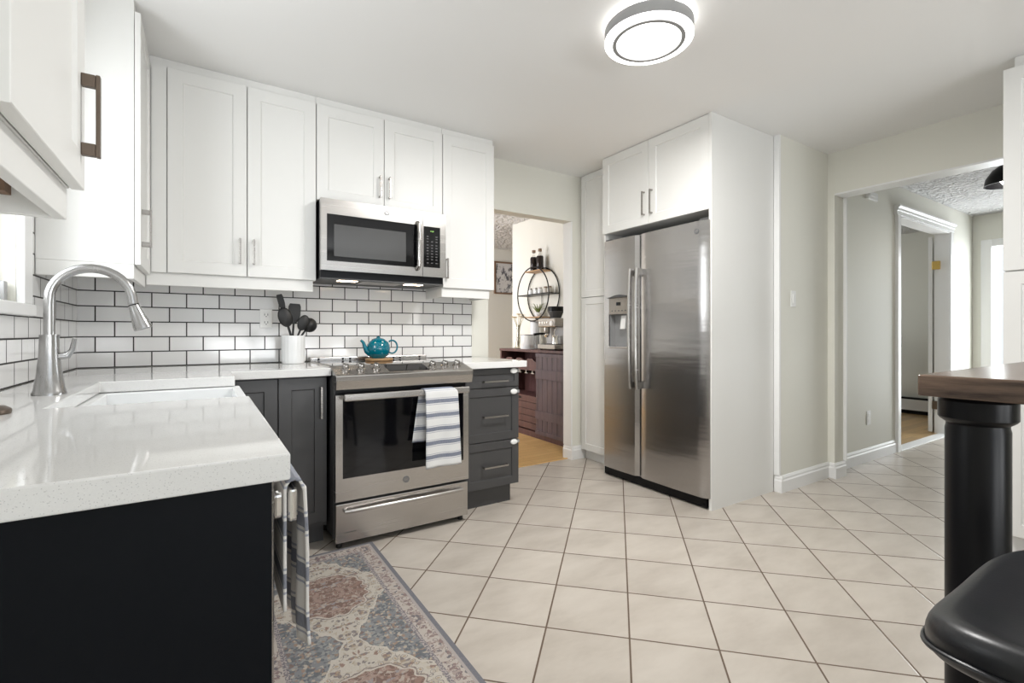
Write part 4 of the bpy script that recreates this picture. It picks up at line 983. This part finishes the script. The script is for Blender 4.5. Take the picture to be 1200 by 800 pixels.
h_ = thing('baseboard_heater', 'white baseboard heater along the study wall beyond the hallway door', 'heater', (8.11, 2.4, 0))
B(8.06, 8.1335, 1.96, 4.0, 0.055, 0.20).build('cover', 'trim', h_, bevel=0.004)
B(8.075, 8.1335, 1.96, 4.0, 0.2005, 0.225).build('top_vent', 'black', h_)
B(8.08, 8.1335, 1.96, 4.0, 0.0045, 0.054).build('bottom_vent', 'black', h_)
o_ = thing('office_chair', 'black chair whose backrest edge shows behind the hallway door frame', 'chair', (7.62, 2.88, 0.004))
def rc(x0, x1, y0, y1, z0, z1, nm, r=0.03): B(x0, x1, y0, y1, z0, z1).build(nm, 'blackmatte', o_, bevel=r, seg=4)
rc(7.45, 7.52, 2.472, 3.10, 0.90, 1.08, 'headrest', 0.034); rc(7.46, 7.51, 2.56, 3.02, 0.58, 0.8999, 'backrest', 0.024); rc(7.42, 7.84, 2.66, 3.06, 0.44, 0.50, 'seat', 0.025)
MB().tube([(7.48, 2.84, 0.60), (7.47, 2.84, 0.47), (7.62, 2.84, 0.43)], 0.02, 12).build('back_support', 'blackmatte', o_, smooth=True)
MB().tube([(7.62, 2.88, 0.44), (7.62, 2.88, 0.07)], 0.03, 16).build('gas_lift', 'blackmatte', o_, smooth=True)
for k in range(5):
    a = k*2*PI/5; MB().tube([(7.62, 2.88, 0.09), (7.62+0.22*math.cos(a), 2.88+0.2*math.sin(a), 0.055)], [0.022, 0.014], 10).build('leg', 'blackmatte', o_, smooth=True)
    MB().lathe([(0, -0.012), (0.024, -0.012), (0.024, 0.012), (0, 0.012)], (7.62+0.22*math.cos(a), 2.88+0.2*math.sin(a), 0.0295), 14, Matrix.Rotation(PI/2, 4, 'X')).build('caster', 'blackmatte', o_, smooth=True)

# ================================================================== DINING ROOM
sb = thing('sideboard', 'reddish brown wooden coffee sideboard seen through the doorway', 'sideboard', (3.1, 4.2, 0))
SX = 2.93
B(SX-0.01, 3.285, 3.42, 4.82, 0.895, 0.922).build('top', 'sideboard', sb, bevel=0.002)
mb = MB().box(SX, 3.285, 3.42, 3.445, 0, 0.8945).box(SX, 3.285, 4.795, 4.82, 0, 0.8945).box(3.26, 3.285, 3.445, 4.795, 0.06, 0.8945).box(SX, 3.285, 4.05, 4.075, 0.06, 0.8945).box(SX, 3.26, 3.445, 4.795, 0.0, 0.0599)
mb.build('carcass', 'sideboard', sb)
# wine rack boards with scallops, glass rails, lower crate drawer
mb = MB()
for z0 in (0.72,):
    pr = []; n = 40; y0, y1 = 4.076, 4.794
    for k in range(n+1):
        y = y0+(y1-y0)*k/n; pr.append((y, z0+0.105-0.028*max(0, math.sin(k/n*PI*7.0))**0.7))
    a = [mb.bm.verts.new((SX+0.012, y, z)) for y, z in pr]+[mb.bm.verts.new((SX+0.012, y, z0)) for y, z in reversed(pr)]
    b = [mb.bm.verts.new((SX+0.032, v.co.y, v.co.z)) for v in a]; n2 = len(a)
    for i in range(n): mb.bm.faces.new((a[i], a[i+1], a[n2-2-i], a[n2-1-i])); mb.bm.faces.new((b[i], b[n2-1-i], b[n2-2-i], b[i+1]))
    for i in range(n2): mb.bm.faces.new((a[i], b[i], b[(i+1) % n2], a[(i+1) % n2]))
mb.build('wine_rack', 'sideboard', sb)
B(SX+0.005, 3.26, 4.076, 4.794, 0.700, 0.7195).build('rack_shelf', 'sideboard', sb)
mb = MB()
for y in (4.18, 4.30, 4.42, 4.54, 4.66): mb.box(SX+0.01, 3.2, y-0.006, y+0.006, 0.672, 0.6995); mb.box(SX+0.01, 3.2, y-0.028, y+0.028, 0.666, 0.6719)
mb.build('stemware_rail', 'steel', sb)
mb = MB()
for k in range(5): mb.box(SX+0.002, SX+0.020, 4.08, 4.79, 0.075+k*0.072, 0.075+k*0.072+0.066)
mb.box(SX+0.0201, 3.24, 4.08, 4.79, 0.075, 0.42)
cd = mb.build('crate_drawer', 'sideboard', sb, bevel=0.002)
B(SX+0.0005, SX+0.0019, 4.38, 4.50, 0.385, 0.410).build('hand_hole', 'black', cd)
# sliding plank door
T = fr('-x', 2.90)
bd = tbox(T, 3.46, 4.055, -0.02, -0.006, 0.075, 0.885).build('barn_door', 'barn', sb)
mb = MB(); k = 0; y = 3.46
while y < 4.05:
    tbox(T, y+0.003, min(y+0.078, 4.055), -0.0059, 0.0, 0.08, 0.88, mb); y += 0.081
mb.build('plank', 'barn', bd)
for z0, z1 in ((0.855, 0.890), (0.63, 0.725), (0.215, 0.305), (0.06, 0.10)): tbox(T, 3.458, 4.057, 0.0001, 0.010, z0, z1).build('cross_rail', 'barn', bd, bevel=0.002)
tbox(T, 3.50, 3.53, 0.0101, 0.030, 0.62, 0.74).build('door_pull', 'black', bd)
bt = tag(MB().lathe([(0, 0), (0.036, 0), (0.038, 0.01), (0.037, 0.14), (0.014, 0.20), (0.013, 0.23), (0, 0.23)], (3.02, 4.115, 0.422), 20).build('bottle', 'green', smooth=True), 'green bottle standing on the crate inside the sideboard', 'bottle')

# espresso machine
e_ = thing('espresso_machine', 'stainless espresso machine with grinder hopper on the sideboard', 'coffee machine', (3.08, 3.95, 0.922))
ez = 0.9225; ex0, ex1, ey0, ey1 = 2.96, 3.25, 3.82, 4.12
B(ex0, ex1, ey0, ey1, ez+0.008, ez+0.060).build('drip_base', 'nickel', e_, bevel=0.008)
B(ex0+0.01, ex0+0.10, ey0+0.02, ey1-0.06, ez+0.0605, ez+0.066).build('drip_grate', 'gapdark', e_)
for x in (ex0+0.03, ex1-0.03):
    for y in (ey0+0.03, ey1-0.03): MB().lathe([(0, 0), (0.012, 0), (0.012, 0.0078), (0, 0.0078)], (x, y, ez), 12).build('foot', 'black', e_)
B(ex0+0.12, ex1, ey0, ey1, ez+0.0605, ez+0.33).build('housing', 'ring', e_, bevel=0.01)
B(ex0+0.005, ex0+0.1195, ey0+0.005, ey1-0.005, ez+0.235, ez+0.33).build('head', 'nickel', e_, bevel=0.012)
for y in (4.07, 4.03, 3.99, 3.95):
    MB().lathe([(0, 0), (0.011, 0), (0.010, 0.006), (0, 0.006)], (ex0+0.0049, y, ez+0.285), 14, Matrix.Rotation(-PI/2, 4, 'Y')).build('button', 'chrome', e_, smooth=True)
MB().lathe([(0, 0), (0.026, 0), (0.026, 0.006), (0.022, 0.010), (0, 0.010)], (ex0+0.0049, 3.88, ez+0.275), 20, Matrix.Rotation(-PI/2, 4, 'Y')).build('pressure_gauge', 'porcelain', e_, smooth=True)
MB().lathe([(0, 0.17), (0.030, 0.17), (0.034, 0.18), (0.034, 0.2345), (0, 0.2345)], (ex0+0.06, 4.03, ez), 24).build('group_head', 'nickel', e_, smooth=True)
pf = MB().tube([(ex0+0.045, 4.03, ez+0.172), (ex0-0.03, 4.04, ez+0.168), (ex0-0.09, 4.05, ez+0.160)], [0.009, 0.012, 0.014], 14).build('portafilter_handle', 'black', e_, smooth=True)
MB().lathe([(0, 0.135), (0.020, 0.135), (0.028, 0.15), (0.028, 0.1695), (0, 0.1695)], (ex0+0.06, 4.03, ez), 20).build('portafilter', 'chrome', e_, smooth=True)
MB().lathe([(0, 0), (0.034, 0), (0.030, 0.05), (0.036, 0.085), (0.033, 0.085), (0.027, 0.05), (0, 0.012)], (ex0+0.06, 3.885, ez+0.0665), 24).build('milk_jug', 'chrome', e_, smooth=True)
MB().tube([(ex0+0.05, 3.86, ez+0.2345), (ex0+0.03, 3.865, ez+0.19), (ex0+0.045, 3.88, ez+0.12)], 0.005, 10).build('steam_wand', 'chrome', e_, smooth=True)
MB().lathe([(0, 0.3305), (0.055, 0.3305), (0.075, 0.38), (0.085, 0.40), (0.085, 0.4045), (0, 0.4045)], (3.13, 4.02, ez), 28).build('hopper', 'mwglass', e_, smooth=True)
MB().lathe([(0.0, 0.405), (0.088, 0.405), (0.088, 0.445), (0.080, 0.455), (0, 0.455)], (3.13, 4.02, ez), 28).build('hopper_lid', 'black', e_, smooth=True)
# canisters
for (x, y, r, h, lab) in ((3.03, 4.40, 0.080, 0.150, 'short wide white canister with grey lid beside the espresso machine'), (3.20, 4.50, 0.055, 0.30, 'tall slim white canister standing behind the short one on the sideboard')):
    c = thing('canister', lab, 'canister', (x, y, 0.9225))
    MB().lathe([(0, 0), (r*0.96, 0), (r, 0.006), (r, h), (0, h)], (x, y, 0.9225), 36).build('jar_body', 'porcelain', c, smooth=True)
    MB().lathe([(0, h+0.0003), (r*1.01, h+0.0003), (r*1.01, h+0.010), (0, h+0.012)], (x, y, 0.9225), 36).build('lid', 'ring', c, smooth=True)
# vase with flowers
v_ = thing('flower_vase', 'slim glass vase of cream flowers at the far end of the sideboard', 'vase', (3.08, 4.66, 0.9225))
MB().lathe([(0, 0.004), (0.040, 0), (0.042, 0.006), (0.026, 0.09), (0.017, 0.18), (0.024, 0.27), (0.022, 0.27), (0.015, 0.18), (0.024, 0.09), (0, 0.012)], (3.08, 4.66, 0.9225), 28).build('vase_body', glassy('smoky_vase_glass', (0.80, 0.78, 0.70), 0.2), v_, smooth=True)
random.seed(4)
for k in range(9):
    a = k*2.4; rr = 0.035+0.05*random.random(); tp = Vector((3.08+rr*math.cos(a), 4.66+rr*math.sin(a), 0.9225+0.345+0.05*random.random()))
    MB().tube([(3.08+0.006*math.cos(a), 4.66+0.006*math.sin(a), 0.94), (3.08+0.008*math.cos(a), 4.66+0.008*math.sin(a), 1.15), tp], 0.0025, 6).build('stem', 'stem', v_, smooth=True)
    mb = MB()
    for q in range(7):
        b2 = q*2*PI/7; d = Vector((math.cos(b2), math.sin(b2), 0.5)).normalized(); sd = Vector((-math.sin(b2), math.cos(b2), 0))
        c0 = tp; L = 0.046
        mb.grid(lambda u, v: c0+d*(L*u)+sd*((v-0.5)*0.032*math.sin(PI*min(1, u*0.9+0.08)))-Vector((0, 0, 0.012*u*u)), 4, 2)
    mb.build('bloom', 'petal', v_, smooth=True, solid=0.001)
# round wire wall shelf
HC, HZ, HR = 4.46, 1.54, 0.305
w_ = thing('wall_shelf', 'round black wire wall shelf above the espresso machine', 'shelf', (3.22, HC, HZ-HR))
for x in (3.14, 3.285):
    MB().tube([(x, HC+HR*math.cos(k*2*PI/64), HZ+HR*math.sin(k*2*PI/64)) for k in range(65)], 0.007, 10, cap=False).build('hoop', 'black', w_, smooth=True)
SH = {}
for nm, z, mt in (('top', HZ+0.262, 'wood'), ('middle', HZ-0.005, 'black'), ('low', HZ-0.262, 'wood')):
    hw = math.sqrt(HR**2-(z-HZ)**2)-0.004
    B(3.135, 3.29, HC-hw, HC+hw, z-0.006, z+0.006).build('shelf_board', mt, w_); SH[nm] = z+0.0062
MB().tube([(3.285, HC+0.02, HZ-0.012), (3.285, HC+0.02, HZ-0.25)], 0.004, 8).build('wire', 'black', w_)
for y, lab in ((HC+0.075, 'left dark bottle with cork on top of the round wire shelf'), (HC-0.045, 'right dark bottle with cork on top of the round wire shelf')):
    b = thing('bottle', lab, 'bottle', (3.21, y, SH['top']), 'corked bottles on the round shelf')
    MB().lathe([(0, 0), (0.038, 0), (0.041, 0.008), (0.041, 0.150), (0.036, 0.163), (0, 0.163)], (3.21, y, SH['top']), 28).build('bottle_body', 'coffee', b, smooth=True)
    MB().lathe([(0.036, 0.1635), (0.024, 0.178), (0.016, 0.188), (0.016, 0.215), (0.0135, 0.215), (0.0135, 0.188), (0.022, 0.178), (0.034, 0.1635)], (3.21, y, SH['top']), 28).build('bottle_neck', 'glass', b, smooth=True)
    MB().lathe([(0, 0.2153), (0.013, 0.2153), (0.021, 0.2160), (0.021, 0.245), (0, 0.246)], (3.21, y, SH['top']), 20).build('stopper', 'cork', b, smooth=True)
for i, (y, lab) in enumerate(((HC+0.15, 'small jar farthest left on the middle wire shelf'), (HC+0.055, 'small jar second from left on the middle wire shelf'), (HC-0.035, 'small jar third from left on the middle wire shelf'), (HC-0.14, 'small beige jar fourth from left on the middle wire shelf'), (HC-0.215, 'small beige jar farthest right on the middle wire shelf'))):
    j = thing('spice_jar', lab, 'jar', (3.22, y, SH['middle']), 'jars on the middle wire shelf')
    MB().lathe([(0, 0), (0.026, 0), (0.028, 0.004), (0.028, 0.05), (0.022, 0.06), (0, 0.06)], (3.22, y, SH['middle']), 20).build('jar_body', 'jar' if i > 2 else 'porcelain', j, smooth=True)
    MB().lathe([(0, 0.0603), (0.021, 0.0603), (0.021, 0.078), (0, 0.079)], (3.22, y, SH['middle']), 20).build('lid', 'nickel' if i < 3 else 'cork', j, smooth=True)
p_ = thing('potted_plant', 'small spiky green plant in a white bowl on the lowest wire shelf', 'plant', (3.21, HC-0.01, SH['low']))
MB().lathe([(0, 0), (0.03, 0), (0.045, 0.025), (0.048, 0.05), (0.043, 0.05), (0.036, 0.03), (0, 0.02)], (3.21, HC-0.01, SH['low']), 28).build('pot', 'porcelain', p_, smooth=True)
mb = MB(); random.seed(9)
for k in range(22):
    a = k*2.4; el = 0.35+0.5*random.random(); L = 0.11+0.05*random.random(); d = Vector((math.cos(a)*0.55, math.sin(a), 0)).normalized(); sd = Vector((-d.y, d.x, 0))
    b0 = Vector((3.21, HC-0.01, SH['low']+0.035))
    mb.grid(lambda u, v: b0+d*(L*u*0.8)+Vector((0, 0, L*(math.sin(u*1.9)*el*1.25)))+sd*((v-0.5)*0.017*(1-u)), 7, 2)
mb.build('leaves', 'leaf', p_, smooth=True, solid=0.001)
# framed print on the far wall
a_ = thing('framed_print', 'thin-framed grey ink print on the far dining room wall', 'picture', (4.35, 6.69, 2.0))
mb = MB()
for a in ((3.95, 3.975, 1.735, 2.26), (4.675, 4.70, 1.735, 2.26), (3.975, 4.675, 1.735, 1.76), (3.975, 4.675, 2.235, 2.26)): mb.box(a[0], a[1], 6.672, 6.6995, a[2], a[3])
mb.build('frame', 'cabedge', a_)
B(3.9751, 4.6749, 6.685, 6.6994, 1.7601, 2.2349).build('print', 'art', a_)
